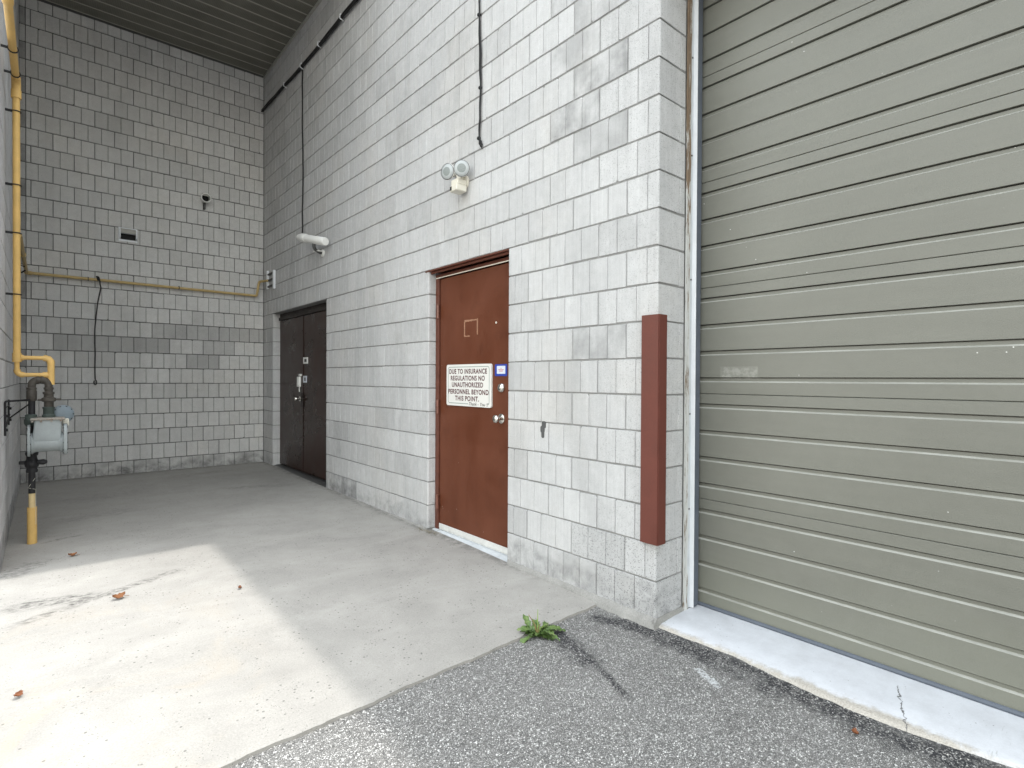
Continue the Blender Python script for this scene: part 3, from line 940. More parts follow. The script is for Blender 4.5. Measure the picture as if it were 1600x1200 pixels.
for txt, fz, pa, pb in (('DUE TO INSURANCE', .168, 225, 727), ('REGULATIONS NO', .330, 247, 700), ('UNAUTHORIZED', .488, 263, 680), ('PERSONNEL BEYOND', .655, 213, 748), ('THIS POINT.', .815, 308, 628)):
    ya, yb = fx(pa), fx(pb)
    text_into(bm, txt, (ya+yb)/2, sz1-fz*sh, ya-yb, .0400, SX-.0007, off=.027, sp=1.12)
obj('lettering', bm, M['maroon'], sign)
bm = B(); text_into(bm, 'Thank - You !!', (fx(500)+fx(745))/2, sz0+.022, fx(500)-fx(745), .026, SX-.0008, off=.004, shear=.35)
obj('script_lettering', bm, M['ink'], sign)

# small blue bordered sticker
stk = thing('sticker', 'small blue bordered white sticker above the deadbolt of the brown door', 'sticker', (DX, 3.11, 1.31))
bm = B(); prism(bm, rrect(3.110, 1.348, .142, .088, .008), DX-.0016, DX-.0004, lambda p, q, a: (a, p, q)); obj('sticker_border', bm, M['blue'], stk)
bm = B(); prism(bm, rrect(3.108, 1.350, .098, .058, .004), DX-.0022, DX-.0017, lambda p, q, a: (a, p, q))
for z, w in ((1.362, .014), (1.351, .062), (1.341, .044)): box(bm, DX-.0027, DX-.0023, 3.108-w/2, 3.108+w/2, z-.002, z+.002, mi=1)
obj('sticker_face', bm, [M['pale_sticker'], M['red_ink']], stk)


# ------------------------------------------------------------------ dark double door
dd = thing('double_door', 'dark brown steel double door in the far right corner', 'door', (.1, 7.18, 0))
X2 = .10
seam = 7.235
bm = B(); box(bm, X2, X2+.045, seam+.004, DD1+.020, .045, 2.10, .003); l1 = obj('door_leaf', bm, M['dark_brown'], dd)
bm = B(); box(bm, X2, X2+.045, DD0+.045, seam-.004, .045, 2.10, .003); l2 = obj('door_leaf', bm, M['dark_brown'], dd)
bm = B()
box(bm, X2-.006, X2-.0005, seam-.024, seam+.022, .05, 2.095, .002); obj('astragal', bm, M['dark_brown'], dd)
bm = B()
box(bm, X2-.02, .185, DD1+.022, DD1+.09, .0, 2.19, .002)
box(bm, X2-.02, .185, DD0+.001, DD0+.042, .0, 2.19, .002)
box(bm, X2-.02, .185, DD0+.043, DD1+.021, 2.104, 2.145, .002)
box(bm, .10, .185, DD0+.043, DD1+.021, 2.147, 2.196, .002)
obj('door_frame', bm, M['black_trim'], dd)
bm = B(); prism(bm, [(.0, -.02), (.0, .018), (.05, .035), (.17, .035), (.17, -.02)], DD0+.003, DD1+.08, lambda p, q, a: (p, a, q)); obj('threshold', bm, M['steel_dark'], dd)
for z in (1.80, .98, .33):
    bm = B(); tube(bm, [(X2-.016, DD1+.021, z-.06), (X2-.016, DD1+.021, z+.06)], .011, 8); obj('hinge', bm, M['black_trim'], dd)
bm = B(); lathe(bm, [(.034, 0), (.033, .006), (.015, .010), (.012, .036), (.026, .046), (.029, .058), (.022, .070), (0, .073)], (X2-.0005, seam+.095, 1.005), (-1, 0, 0), 18); obj('door_knob', bm, M['chrome'], dd, 50)
bm = B(); box(bm, X2-.012, X2-.0065, seam-.04, seam+.04, .90, 1.09, .003); box(bm, X2-.03, X2-.012, seam-.10, seam+.0, 1.0, 1.02, .004); obj('latch_guard', bm, M['black_trim'], dd)
bm = B(); box(bm, X2-.035, X2-.0005, seam+.055, seam+.135, 1.165, 1.300, .006); box(bm, X2-.022, X2-.0005, seam+.03, seam+.10, 1.305, 1.335, .003); tube(bm, [(X2-.02, seam+.075, 1.10), (X2-.02, seam+.075, 1.165)], .007, 8); obj('lock_box', bm, M['white_plastic'], dd)
for (z0, z1, y0, y1, lab, mm) in ((1.468, 1.552, seam-.185, seam-.03, 'small white sticker high on the seam of the dark double door', 'white_plastic'),
                             (1.222, 1.310, seam-.15, seam-.03, 'pale blue sticker beside the lock box of the dark double door', 'pale_sticker')):
    s = thing('sticker', lab, 'sticker', (X2, (y0+y1)/2, z0))
    bm = B(); box(bm, X2-.0065-.002, X2-.0065, y0, y1, z0, z1) if False else box(bm, X2-.0085, X2-.0005, y0, y1, z0, z1, .001); obj('sticker_face', bm, M[mm], s)
    bm = B(); box(bm, X2-.0095, X2-.0086, y0+.03, y1-.045, z0+.022, z1-.022); obj('print', bm, M['smudge'], s)

# ------------------------------------------------------------------ pier guard
bm = B()
prism(bm, [(-.034, 1.668), (.043, 1.668), (.043, 1.6985), (-.001, 1.6985), (-.001, 1.782), (-.034, 1.782)], .408, 1.628, lambda p, q, a: (p, q, a))
bmesh.ops.bevel(bm, geom=[e for e in bm.edges if abs(e.verts[0].co.z-e.verts[1].co.z) > .5], offset=.0045, segments=2, affect='EDGES')
tag(obj('corner_guard', bm, M['guard']), 'reddish brown painted metal corner guard on the block pier beside the garage door', 'corner guard')

# ------------------------------------------------------------------ flood light
fl_ = thing('floodlight', 'cream twin-head floodlight on the pale wall above the brown door', 'floodlight', (0, 3.47, 2.75))
bm = B()
lathe(bm, [(.055, 0), (.055, .012), (.048, .018), (0, .018)], (-.0005, 3.46, 2.80), (-1, 0, 0), 20)
obj('wall_plate', bm, M['cream'], fl_, 40)
bm = B()
box(bm, -.115, -.019, 3.41, 3.505, 2.712, 2.762, .006); box(bm, -.105, -.019, 3.415, 3.50, 2.7625, 2.805, .004)
obj('sensor_box', bm, M['cream'], fl_, 30)
bm = B(); box(bm, -.1185, -.1155, 3.475, 3.495, 2.722, 2.752, .001); obj('sensor_window', bm, M['ink'], fl_)
for (c, ax) in (((-.10, 3.545, 2.885), (-.80, -.28, -.10)), ((-.085, 3.385, 2.868), (-.62, -.68, -.12))):
    ax = Vector(ax).normalized(); c = Vector(c)
    bm = B(); lathe(bm, [(.018, -.10), (.024, -.085), (.030, -.06), (.050, -.02), (.061, .0), (.063, .008), (.060, .011)], c, ax, 28, cap=False)
    lathe(bm, [(0, -.1005), (.018, -.1)], c, ax, 28, cap=False)
    h = obj('lamp_head', bm, M['white_plastic'], fl_, 50)
    bm = B(); lathe(bm, [(.0605, .0108), (.0615, .013), (.058, .0145)], c, ax, 28, cap=False); obj('rim', bm, M['steel_dark'], h, 60)
    bm = B(); lathe(bm, [(.058, .012), (.052, .017), (.042, .0205), (.033, .0225)], c, ax, 28, cap=False)
    lathe(bm, [(.033, .0225), (.022, .0238), (.011, .0247), (0, .025)], c, ax, 28, cap=False, mi=1); obj('lens', bm, [M['lens'], M['lens_core']], h, 60)
    bm = B(); tube(bm, [c - ax*.085, (c - ax*.07)*.5 + Vector((-.06, 3.46, 2.83))*.5 + Vector((.01, 0, 0)), (-.055, 3.46, 2.80)], .011, 10); obj('knuckle', bm, M['cream'], h, 50)

# ------------------------------------------------------------------ bullet security camera
cam_t = thing('security_camera', 'white bullet security camera on the block wall above the dark double door', 'camera', (0, 6.35, 2.75))
p0 = Vector((-.085, 6.02, 2.812)); p1 = Vector((-.165, 6.63, 2.966)); ax = (p1-p0).normalized(); Lc = (p1-p0).length
bm = B(); lathe(bm, [(0, 0), (.040, 0), (.047, .012), (.047, Lc*.68), (.046, Lc*.70), (0, Lc*.70)], p0, ax, 20); obj('camera_body', bm, M['white_plastic'], cam_t, 40)
bm = B(); lathe(bm, [(.050, Lc*.70+.001), (.053, Lc*.72), (.053, Lc*.86), (.046, Lc*.88), (.040, Lc*.885), (.040, Lc*.96), (.034, Lc), (0, Lc)], p0, ax, 20); obj('sun_hood', bm, M['white_plastic'], cam_t, 40)
bm = B(); pm = p0 + ax*Lc*.42
tube(bm, path([pm + Vector((0, 0, -.04)), pm + Vector((.0, .0, -.10)), (-.045, 6.30, 2.745), (-.012, 6.30, 2.745)], .03), .018, 10); obj('arm', bm, M['steel_dark'], cam_t, 50)
bm = B(); lathe(bm, [(.045, 0), (.045, .012), (.03, .02), (0, .02)], (-.0005, 6.30, 2.745), (-1, 0, 0), 18); box(bm, -.10, -.02, 6.27, 6.36, 2.752, 2.768, .004); obj('wall_mount', bm, M['white_plastic'], cam_t, 40)

# ------------------------------------------------------------------ cables
def sag(pts, n=8, amp=.006, lat=(1, 0, 0)):
    out = []
    for a, b in zip(pts, pts[1:]):
        a, b = Vector(a), Vector(b); ph = random.random()*6
        for i in range(n):
            t = i/n; out.append(a.lerp(b, t) + Vector(lat)*amp*math.sin(PI*t)*math.sin(ph+3*t))
    out.append(Vector(pts[-1])); return out
cb = thing('cable_bundle', 'thick black cable bundle running along the top of the pale block wall', 'cable', (-.02, 5.3, 5.21))
bm = B()
pts = [(-.022, YC-.004, 5.245), (-.022, 8.0, 5.225), (-.022, 6.96, 5.195), (-.022, 5.9, 5.20), (-.022, 5.1, 5.205), (-.022, 4.2, 5.20), (-.022, 3.27, 5.20), (-.022, 2.4, 5.22)]
tube(bm, sag(pts, 6, .012, (0, 0, 1)), .019, 8)
tube(bm, [(p[0]-.01, p[1], p[2]-.022+random.uniform(-.004,.004)) for p in sag(pts, 5, .012, (0, 0, 1))], .010, 8)
obj('cable', bm, M['black_rubber'], cb, 50)
for y, z in ((7.55, 5.212), (6.93, 5.196), (6.35, 5.198), (5.72, 5.202), (5.1, 5.205), (4.3, 5.2)):
    bm = B(); tube(bm, [(-.012, y, z+.03), (-.05, y, z+.012), (-.052, y, z-.03), (-.012, y, z-.045)], .006, 6); lathe(bm, [(.010, 0), (.008, .006), (0, .006)], (-.001, y-.01, z+.035), (-1, 0, 0), 8); obj('clip', bm, M['galv'], cb)
bm = B(); tube(bm, sag([(-.012, 6.95, 5.19), (-.010, 6.96, 4.7), (-.010, 6.945, 4.1), (-.010, 6.95, 3.5), (-.012, 6.95, 3.1), (-.10, 6.62, 2.985)], 6, .012, (0, 1, 0)), .0085, 6)
tag(obj('camera_cable', bm, M['black_rubber']), 'thin black cable dropping straight down the wall to the white bullet camera', 'cable')
hc = thing('hanging_cable', 'loose pair of black cables hanging down the wall over the floodlight', 'cable', (-.02, 3.25, 3.03))
for dy, am in ((0, .012), (.014, .016)):
    bm = B()
    tube(bm, sag([(-.014, 3.285+dy*.3, 5.19), (-.014, 3.275+dy*.4, 4.55), (-.014, 3.265+dy*.2, 3.98), (-.014, 3.245+dy*1.2, 3.70), (-.014, 3.245+dy*.3, 3.46), (-.016, 3.25+dy*.3, 3.22), (-.014, 3.262+dy*.2, 3.07)], 6, am*.4, (0, 1, 0)), .0058, 6)
    obj('cable', bm, M['black_rubber'], hc, 50)
bm = B()
tube(bm, [(-.014, 3.262, 3.075), (-.02, 3.245, 3.035), (-.012, 3.228, 3.02)], .006, 6); tube(bm, [(-.014, 3.262, 3.075), (-.018, 3.235, 3.045), (-.012, 3.232, 2.99)], .005, 6)
tube(bm, [(-.014, 3.26, 3.07), (-.022, 3.25, 3.03), (-.014, 3.24, 3.005)], .006, 6)
obj('frayed_end', bm, M['black_rubber'], hc)
for z, y in ((4.0, 3.266), (3.45, 3.247), (3.08, 3.262)):
    bm = B(); lathe(bm, [(.013, 0), (.013, .018), (.008, .022), (0, .022)], (-.001, y+.012, z), (-1, 0, 0), 10); obj('clip', bm, M['black_rubber'], hc)

# ------------------------------------------------------------------ gas piping
XV, YV = -2.637, 5.55
mainp = thing('gas_pipe', 'tall yellow gas riser clamped to the left block wall above the meter', 'pipe', (XV, YV, 1.3))
bm = B()
tube(bm, path([(XV, YV, 1.40), (XV, YV, 3.50), (XV-.003, 4.36, 3.50)], .06), .0225, 14); obj('riser_pipe', bm, M['yellow'], mainp, 50)
bm = B()
lathe(bm, [(.028, -.03), (.031, -.03), (.031, .03), (.028, .03)], (XV, YV, 3.40), (0, 0, 1), 14)
tube(bm, bend((XV, YV, 3.3), (XV, YV, 3.50), (XV, 5.2, 3.50), .075), .0275, 12)
obj('elbow', bm, M['yellow'], mainp, 50)
bm = B()
tube(bm, path([(XV-.003, 4.42, 3.50), (XV-.003, 4.34, 3.50), (XV-.003, 4.34, 3.72)], .05), .028, 12); tube(bm, [(XV-.003, 4.34, 3.6), (XV-.003, 4.34, ZT)], .0225, 12); obj('upper_pipe', bm, M['yellow'], mainp, 50)
XD = -2.441
bm = B()
tube(bm, [(XV, YV, 1.425), (XD, YV, 1.425)], .0155, 12)
lathe(bm, [(.024, -.034), (.027, -.034), (.027, .034), (.024, .034)], (XV, YV, 1.425), (0, 0, 1), 14)
lathe(bm, [(.02, .0), (.022, 0), (.022, .012), (.02, .012)], (XV+.025, YV, 1.425), (1, 0, 0), 14)
tube(bm, bend((XD-.2, YV, 1.425), (XD, YV, 1.425), (XD, YV, 1.2), .045), .0235, 12)
obj('crossover_pipe', bm, M['yellow'], mainp, 50)
bm = B(); tube(bm, path([(XV, YV, 1.40), (XV, YV, 1.295), (XD, YV, 1.295)], .038), .0155, 12)
tube(bm, bend((XV, YV, 1.4), (XV, YV, 1.295), (XD, YV, 1.295), .04), .021, 12)
lathe(bm, [(.02, 0), (.022, 0), (.022, .03), (.02, .03)], (XD-.05, YV, 1.295), (1, 0, 0), 14)
obj('bypass_pipe', bm, M['yellow'], mainp, 50)
bm = B(); tube(bm, [(XD, YV+.002, 1.41), (XD, YV+.002, 1.22)], .0225, 14); obj('drop_pipe', bm, M['yellow'], mainp, 50)
for (y, z, vert) in ((YV, 3.27, 1), (YV, 2.72, 1), (YV, 2.36, 1), (5.42, 3.50, 0), (5.02, 3.50, 0), (YV, 1.9, 1)):
    bm = B()
    if vert:
        tube(bm, [(XV + .027*math.cos(a), YV + .027*math.sin(a), z) for a in [2*PI*i/12 for i in range(13)]], .004, 6)
        box(bm, XL+.001, XV-.022, y-.006, y+.006, z-.008, z+.008)
    else:
        tube(bm, [(XV + .027*math.cos(a), y, z + .027*math.sin(a)) for a in [2*PI*i/12 for i in range(13)]], .004, 6)
        box(bm, XL+.001, XV-.022, y-.008, y+.008, z-.006, z+.006)
    obj('clamp', bm, M['black_iron'], mainp)

branch = thing('gas_pipe', 'slim dull yellow gas pipe running level across the far grey wall', 'pipe', (-1.3, YC-.05, 2.49))
XB = -2.64; YB = YC-.052
bm = B()
tube(bm, path([(XB, 6.3, 2.495), (XB, YB, 2.495), (-.112, YB, 2.485), (-.082, YB, 2.69), (-.055, YB-.02, 2.70), (-.02, 8.30, 2.69)], .028, 5), .0175, 12)
obj('pipe_run', bm, M['dull_yellow'], branch, 50)
bm = B()
tube(bm, bend((XB, 8.3, 2.495), (XB, YB, 2.495), (-2.3, YB, 2.495), .045), .024, 12)
obj('elbow', bm, M['dull_yellow'], branch, 50)
bm = B(); lathe(bm, [(.0178, -.03), (.024, -.03), (.024, .03), (.0178, .03)], (XB, 7.3, 2.495), (0, 1, 0), 12); obj('coupling', bm, M['dull_yellow'], branch, 50)
for x in (-2.07, -1.1):
    bm = B(); tube(bm, [(x, YB + .021*math.cos(a), 2.4925 + .021*math.sin(a)) for a in [2*PI*i/12 for i in range(13)]], .005, 6); box(bm, x-.006, x+.006, YB+.018, YC-.001, 2.485, 2.498); obj('clamp', bm, M['black_iron'], branch)
bm = B(); tube(bm, [(XL+.001, 7.9, 2.49), (XB-.01, 7.9, 2.47), (XB, 7.9, 2.47)], .006, 6); obj('bracket', bm, M['black_iron'], branch)
bm = B(); tube(bm, path([(XL+.004, 8.1, 2.62), (XL+.02, 8.1, 2.42), (XB, 8.1, 2.46)], .02), .008, 6); obj('bracket', bm, M['black_iron'], branch)
# perforated strut plate on the right wall that carries the pipe end
st = thing('strut_bracket', 'small white metal channel bracket holding the pipe end near the far corner', 'bracket', (-.02, 8.2, 2.56))
bm = B()
box(bm, -.03, -.001, 8.325, 8.365, 2.575, 2.835, .002); obj('upright', bm, M['galv'], st)
bm = B(); box(bm, -.03, -.001, 8.035, 8.075, 2.545, 2.805, .002); obj('upright', bm, M['galv'], st)
for z in (2.60, 2.69, 2.775):
    bm = B(); box(bm, -.026, -.003, 8.078, 8.322, z-.012, z+.012, .001); obj('crossbar', bm, M['steel_dark'], st)
# hooked cord hanging from the level pipe
bm = B()
tube(bm, sag([(-1.968, YB-.02, 2.53), (-1.945, YB-.024, 2.40), (-1.99, YC-.03, 2.05), (-2.005, YC-.03, 1.7), (-2.0, YC-.03, 1.25)], 6, .006, (1, 0, 0)), .0068, 8)
tube(bm, [(-1.965, YB-.02, 2.50), (-1.975, YB+.0, 2.532), (-1.985, YB-.005, 2.53), (-1.97, YB-.025, 2.48)], .011, 8)
tube(bm, [(-2.0 + .014*math.sin(a), YC-.03, 1.215 + .03*math.cos(a)) for a in [2*PI*i/14 for i in range(13)]], .006, 6)
tag(obj('hooked_cord', bm, M['black_rubber'], None, 60), 'black cord with a small end loop hanging from the slim gas pipe', 'cord')

# gas meter -------------------------------------------------------------
gm = thing('gas_meter', 'blue grey gas meter with black iron pipes standing by the left wall', 'gas meter', (-2.554, 5.546, 0))
XA = -2.554
bm = B(); lathe(bm, [(.030, 0), (.030, .285), (.026, .285), (.026, .28)], (XA, 5.546, -.002), (0, 0, 1), 18); obj('pipe_sleeve', bm, M['yellow'], gm, 40)
bm = B(); tube(bm, [(XA, 5.546, .24), (XA, 5.546, .395)], .0205, 14); obj('lower_pipe', bm, M['yellow_pale'], gm, 50)
bm = B(); tube(bm, [(XA, 5.546, .39), (XA, 5.546, 1.11)], .0215, 14)
tube(bm, [(XA+.0235*math.cos(i*.9), 5.546+.0235*math.sin(i*.9), .40+i*.009) for i in range(4)], .002, 5)
obj('iron_riser', bm, M['black_iron'], gm, 50)
bm = B(); tube(bm, [(XA+.0225, 5.527, .15), (XA+.0225, 5.526, .42), (XA-.0225, 5.527, .435), (XA+.018, 5.527, .505)], .0016, 5); obj('tracer_wire', bm, M['cream'], gm)
bm = B()
lathe(bm, [(.024, -.075), (.034, -.075), (.036, -.06), (.030, -.04), (.040, -.03), (.044, -.012), (.044, .010), (.034, .022), (.03, .05), (.038, .058), (.040, .075), (.034, .085), (.024, .085)], (XA, 5.546, .625), (0, 0, 1), 18)
lathe(bm, [(.0, 0), (.018, 0), (.022, .035), (.012, .055), (0, .056)], (XA+.035, 5.52, .628), (.9, -.3, 0), 12)
box(bm, XA-.075, XA-.035, 5.535, 5.557, .615, .640, .004)
box(bm, XA-.012, XA+.012, 5.46, 5.51, .615, .64, .003)
obj('shutoff_valve', bm, M['black_iron'], gm, 40)
bm = B(); lathe(bm, [(.023, 0), (.034, .004), (.042, .02), (.042, .05), (.036, .055), (.036, .085), (.023, .09)], (XA-.004, 5.546, .905), (0, 0, 1), 18); obj('coupling', bm, M['green_iron'], gm, 40)
bm = B(); lathe(bm, [(.026, 0), (.031, .008), (.031, .075), (.027, .085), (.028, .095)], (XA, 5.546, 1.095), (0, 0, 1), 16); obj('pipe_fitting', bm, M['grey_iron'], gm, 40)
XR = -2.455
bm = B(); tube(bm, path([(XA, 5.546, 1.175), (XA, 5.546, 1.255), (XR, 5.546, 1.255), (XR, 5.546, 1.165)], .045, 8), .0255, 14)
for p, d in (((XA, 5.546, 1.19), (0, 0, 1)), ((XR, 5.546, 1.19), (0, 0, 1)), ((XA+.035, 5.546, 1.255), (1, 0, 0)), ((XR-.035, 5.546, 1.255), (1, 0, 0))):
    lathe(bm, [(.026, -.009), (.0305, -.007), (.0305, .007), (.026, .009)], p, d, 16)
obj('return_bend', bm, M['grey_iron'], gm, 45)
bm = B(); lathe(bm, [(.026, 0), (.029, .005), (.029, .04), (.043, .046), (.045, .058), (.043, .072), (.03, .078), (.03, .10), (.036, .104), (.036, .118), (.026, .12)], (XR, 5.546, 1.045), (0, 0, 1), 16)
box(bm, XR+.04, XR+.075, 5.535, 5.556, 1.098, 1.112, .003); box(bm, XR-.065, XR-.04, 5.535, 5.556, 1.095, 1.11, .003)
obj('union_nut', bm, M['grey_iron'], gm, 35)
bm = B(); lathe(bm, [(.030, 0), (.041, .0), (.041, .022), (.034, .030), (.034, .07), (.038, .075), (.038, .085), (.026, .088)], (XR, 5.546, .962), (0, 0, 1), 16); obj('spigot', bm, M['green_iron'], gm, 40)
# body
yb0, yb1 = 5.40, 5.56
bm = B()
def loft(bm, secs):
    t = bmesh.new(); rs_ = []
    for z, x0, x1, y0, y1, r in secs:
        rs_.append([t.verts.new((p, q, z)) for p, q in rrect((x0+x1)/2, (y0+y1)/2, x1-x0, y1-y0, r, 3)])
    for a, b in zip(rs_, rs_[1:]):
        n = len(a)
        for i in range(n): t.faces.new((a[i], a[(i+1)%n], b[(i+1)%n], b[i]))
    t.faces.new(rs_[0]); t.faces.new(rs_[-1]); merge(bm, t)
loft(bm, [(.80, -2.548, -2.382, yb0+.012, yb1, .01), (.84, -2.548, -2.382, yb0+.008, yb1, .01), (.952, -2.538, -2.378, yb0+.018, yb1, .012)])
obj('meter_case', bm, M['meter'], gm, 30)
bm = B(); lathe(bm, [(0, 0), (.078, 0), (.082, .01), (.070, .022), (.067, .04), (.067, .152), (.070, .17), (.082, .182), (.078, .192), (0, .192)], (-2.561, 5.478, .776), (1, 0, 0), 28); obj('meter_drum', bm, M['meter'], gm, 40)
for xs0, xs1 in ((-2.577, -2.5615), (-2.3685, -2.347)):
    bm = B(); prism(bm, rrect(5.478, .800, .182, .235, .06, 6), xs0, xs1, lambda p, q, a: (a, p, q))
    bmesh.ops.bevel(bm, geom=[e for e in bm.edges if abs(e.verts[0].co.x-e.verts[1].co.x) < 1e-4], offset=.003, segments=1, affect='EDGES')
    sc_ = obj('side_cover', bm, M['meter'], gm, 40)
    for a in range(10):
        an = 2*PI*a/10+.2; yy_, zz_ = 5.478+.083*math.cos(an), .80+.108*math.sin(an)
        bm = B(); lathe(bm, [(.0062, -.004), (.0062, xs1-xs0+.004), (0, xs1-xs0+.004)], (xs0, yy_, zz_), (1, 0, 0), 6)
        obj('bolt', bm, M['steel_dark'], sc_)
bm = B(); box(bm, -2.562, -2.358, yb0+.006, yb1+.02, .9525, .968, .004)
obj('top_plate', bm, M['rusty'], gm)
for x in (-2.55, -2.50, -2.44, -2.385):
    bm = B(); lathe(bm, [(.008, 0), (.008, .012), (0, .012)], (x, yb0+.006, .94), (0, 0, 1), 6); obj('bolt', bm, M['rusty'], gm)
bm = B(); lathe(bm, [(0, 0), (.070, 0), (.072, .006), (.072, .02), (.066, .024), (.05, .032), (.03, .036), (0, .036)], (-2.372, 5.63, .985), (.25, -1, 0), 28)
dsk = obj('diaphragm_housing', bm, M['meter_dark'], gm, 40)
s_, u_, d_ = frame_of((.25, -1, 0))
for a in range(10):
    an = 2*PI*a/10
    bm = B(); lathe(bm, [(.0065, 0), (.0065, .006), (0, .006)], Vector((-2.372, 5.63, .985)) + d_*.021 + s_*.061*math.cos(an) + u_*.061*math.sin(an), d_, 6); obj('bolt', bm, M['black_iron'], dsk)
bm = B(); box(bm, -2.378, -2.332, 5.555, 5.60, .895, .952, .006); obj('index_housing', bm, M['cream'], gm)
# bracket
mb = thing('pipe_bracket', 'black angle iron bracket on the left wall bracing the gas meter', 'bracket', (XL, 5.5, .9))
bm = B()
tube(bm, path([(XL+.008, 5.27, .86), (XL+.008, 5.27, 1.105), (XA, 5.546, 1.105)], .02), .0075, 6)
obj('bent_bar', bm, M['black_iron'], mb)
bm = B(); box(bm, XL+.001, XL+.012, 5.82, 5.845, .90, 1.10, .001); tube(bm, [(XL+.010, 5.832, 1.09), (XA, 5.56, 1.098)], .006, 6); obj('upright', bm, M['black_iron'], mb)
bm = B(); tube(bm, [(XL+.012, 5.27, .925), (XL+.012, 5.832, .985)], .005, 6); tube(bm, [(XL+.012, 5.27, 1.06), (XL+.012, 5.832, 1.06)], .004, 6); tube(bm, [(XL+.012, 5.83, .955), (XA, 5.55, 1.085)], .0055, 6); obj('brace', bm, M['black_iron'], mb)
for y, z in ((5.27, .90), (5.27, 1.0), (5.832, .94), (5.832, 1.03)):
    bm = B(); lathe(bm, [(.011, 0), (.010, .010), (0, .010)], (XL+.012, y+.012, z), (1, 0, 0), 8); obj('anchor_bolt', bm, M['black_iron'], mb)

# ------------------------------------------------------------------ vents on the back wall
vh = thing('vent_hood', 'small square metal dryer vent hood on the far grey wall', 'vent', (-1.66, YC, 3.04))
x0, x1, z0, z1 = -1.742, -1.580, 3.045, 3.190
bm = B(); box(bm, x0-.02, x1+.02, YC-.010, YC-.0005, z0-.018, z1+.012, .002); obj('flange', bm, M['galv'], vh)
for xx in (x0-.012, x1):
    bm = B(); prism(bm, [(YC-.0105, z1), (YC-.062, z1-.02), (YC-.070, z0+.02), (YC-.0105, z0)], xx, xx+.012, lambda p, q, a: (a, p, q))
    obj('side_cheek', bm, M['galv'], vh)
bm = B(); prism(bm, [(YC-.0105, z1), (YC-.0105, z1-.004), (YC-.050, z1-.022), (YC-.060, z0+.078), (YC-.064, z0+.078), (YC-.055, z1-.018)], x0+.0005, x1-.0005, lambda p, q, a: (a, p, q)); obj('flap', bm, M['trim_grey'], vh)
bm = B(); box(bm, x0+.002, x1-.002, YC-.013, YC-.0105, z0+.006, z0+.078); obj('dark_opening', bm, M['dark_in'], vh)
pv = thing('vent_pipe', 'round white pipe end with a dark opening high on the far grey wall', 'vent', (-.788, YC, 3.76))
bm = B(); lathe(bm, [(.050, 0), (.050, .10), (.0585, .10), (.062, .104), (.062, .13), (.052, .133), (.050, .06), (.05, .02)], (-.788, YC-.0005, 3.772), (0, -1, -.12), 24, cap=False); obj('pipe_end', bm, M['white_plastic'], pv, 40)
bm = B(); lathe(bm, [(.0495, 0), (0, .001)], (-.788, YC-.035, 3.768), (0, -1, -.12), 24); obj('dark_opening', bm, M['dark_in'], pv)
bm = B(); box(bm, -.838, -.738, YC-.118, YC-.112, 3.782, 3.815); obj('damper_flap', bm, M['trim_grey'], pv)
bm = B(); box(bm, -.80, -.776, YC-.05, YC-.001, 3.62, 3.71, .004); obj('drip_bracket', bm, M['steel_dark'], pv)

# ------------------------------------------------------------------ weed, leaves, grass
def leaf_mesh(bm, base, yaw, length, width, pitch0, curl, lob=3, mi=0):
    """a lobed, arching leaf blade"""
    t = bmesh.new(); n = 12
    d = Vector((math.cos(yaw), math.sin(yaw), 0)); s = Vector((-math.sin(yaw), math.cos(yaw), 0))
    p = Vector(base); ang = pitch0; prev = None
    tw = random.uniform(-.5, .5)
    for i in range(n+1):
        f = i/n
        w = width*(.12 + .88*math.sin(PI*min(1, (f*1.02))**1.3)**.8 if f < .99 else .02)
        if .08 < f < .95: w *= 1 - .55*abs(math.sin(PI*lob*f + .3))**.7 * (1-.35*f)
        if f < .22: w = width*.10
        up = Vector((0, 0, 1))*math.cos(ang) - d*math.sin(ang)
        ss = (s*math.cos(tw*f) + up*math.sin(tw*f))
        wr = .004*math.sin(i*2.1+yaw)
        row = [t.verts.new(p - ss*w + up*(.25*w+wr)), t.verts.new(p - up*.001), t.verts.new(p + ss*w*random.uniform(.85, 1.1) + up*(.25*w-wr))]
        if prev:
            for k in range(2): t.faces.new((prev[k], prev[k+1], row[k+1], row[k]))
        prev = row
        p = p + (d*math.cos(ang) + Vector((0, 0, 1))*math.sin(ang))*length/n
        ang -= curl/n
    merge(bm, t, mi)
WX, WY, WZ = -.555, 2.03, -.034
weed = thing('weed', 'leafy green weed sprouting from the joint between slab and asphalt', 'plant', (WX, WY, WZ))
random.seed(33)
for i in range(40):
    yaw = random.uniform(0, 2*PI)
    if i < 9:      # upright leaves gathered on the right
        yaw = random.uniform(-1.2, 1.6); Ln, w, pi_, cu_ = random.uniform(.08, .135), random.uniform(.018, .027), random.uniform(.6, 1.0), random.uniform(.9, 2.0)
    elif i < 26:
        yaw = random.choice((-.7, PI-.7)) + random.uniform(-.9, .9)
        Ln, w, pi_, cu_ = random.uniform(.08, .15), random.uniform(.016, .026), random.uniform(.1, .55), random.uniform(.3, 1.0)
    else:
        Ln, w, pi_, cu_ = random.uniform(.04, .09), random.uniform(.010, .019), random.uniform(.3, 1.1), random.uniform(.8, 1.8)
    ox, oy = random.uniform(-.035, .035), random.uniform(-.014, .014)
    bm = B(); leaf_mesh(bm, (WX+ox, WY+oy, WZ+.004), yaw, Ln, w, pi_, cu_, random.choice((3, 4, 4, 5)))
    obj('leaf', bm, M['leaf'], weed, 60)
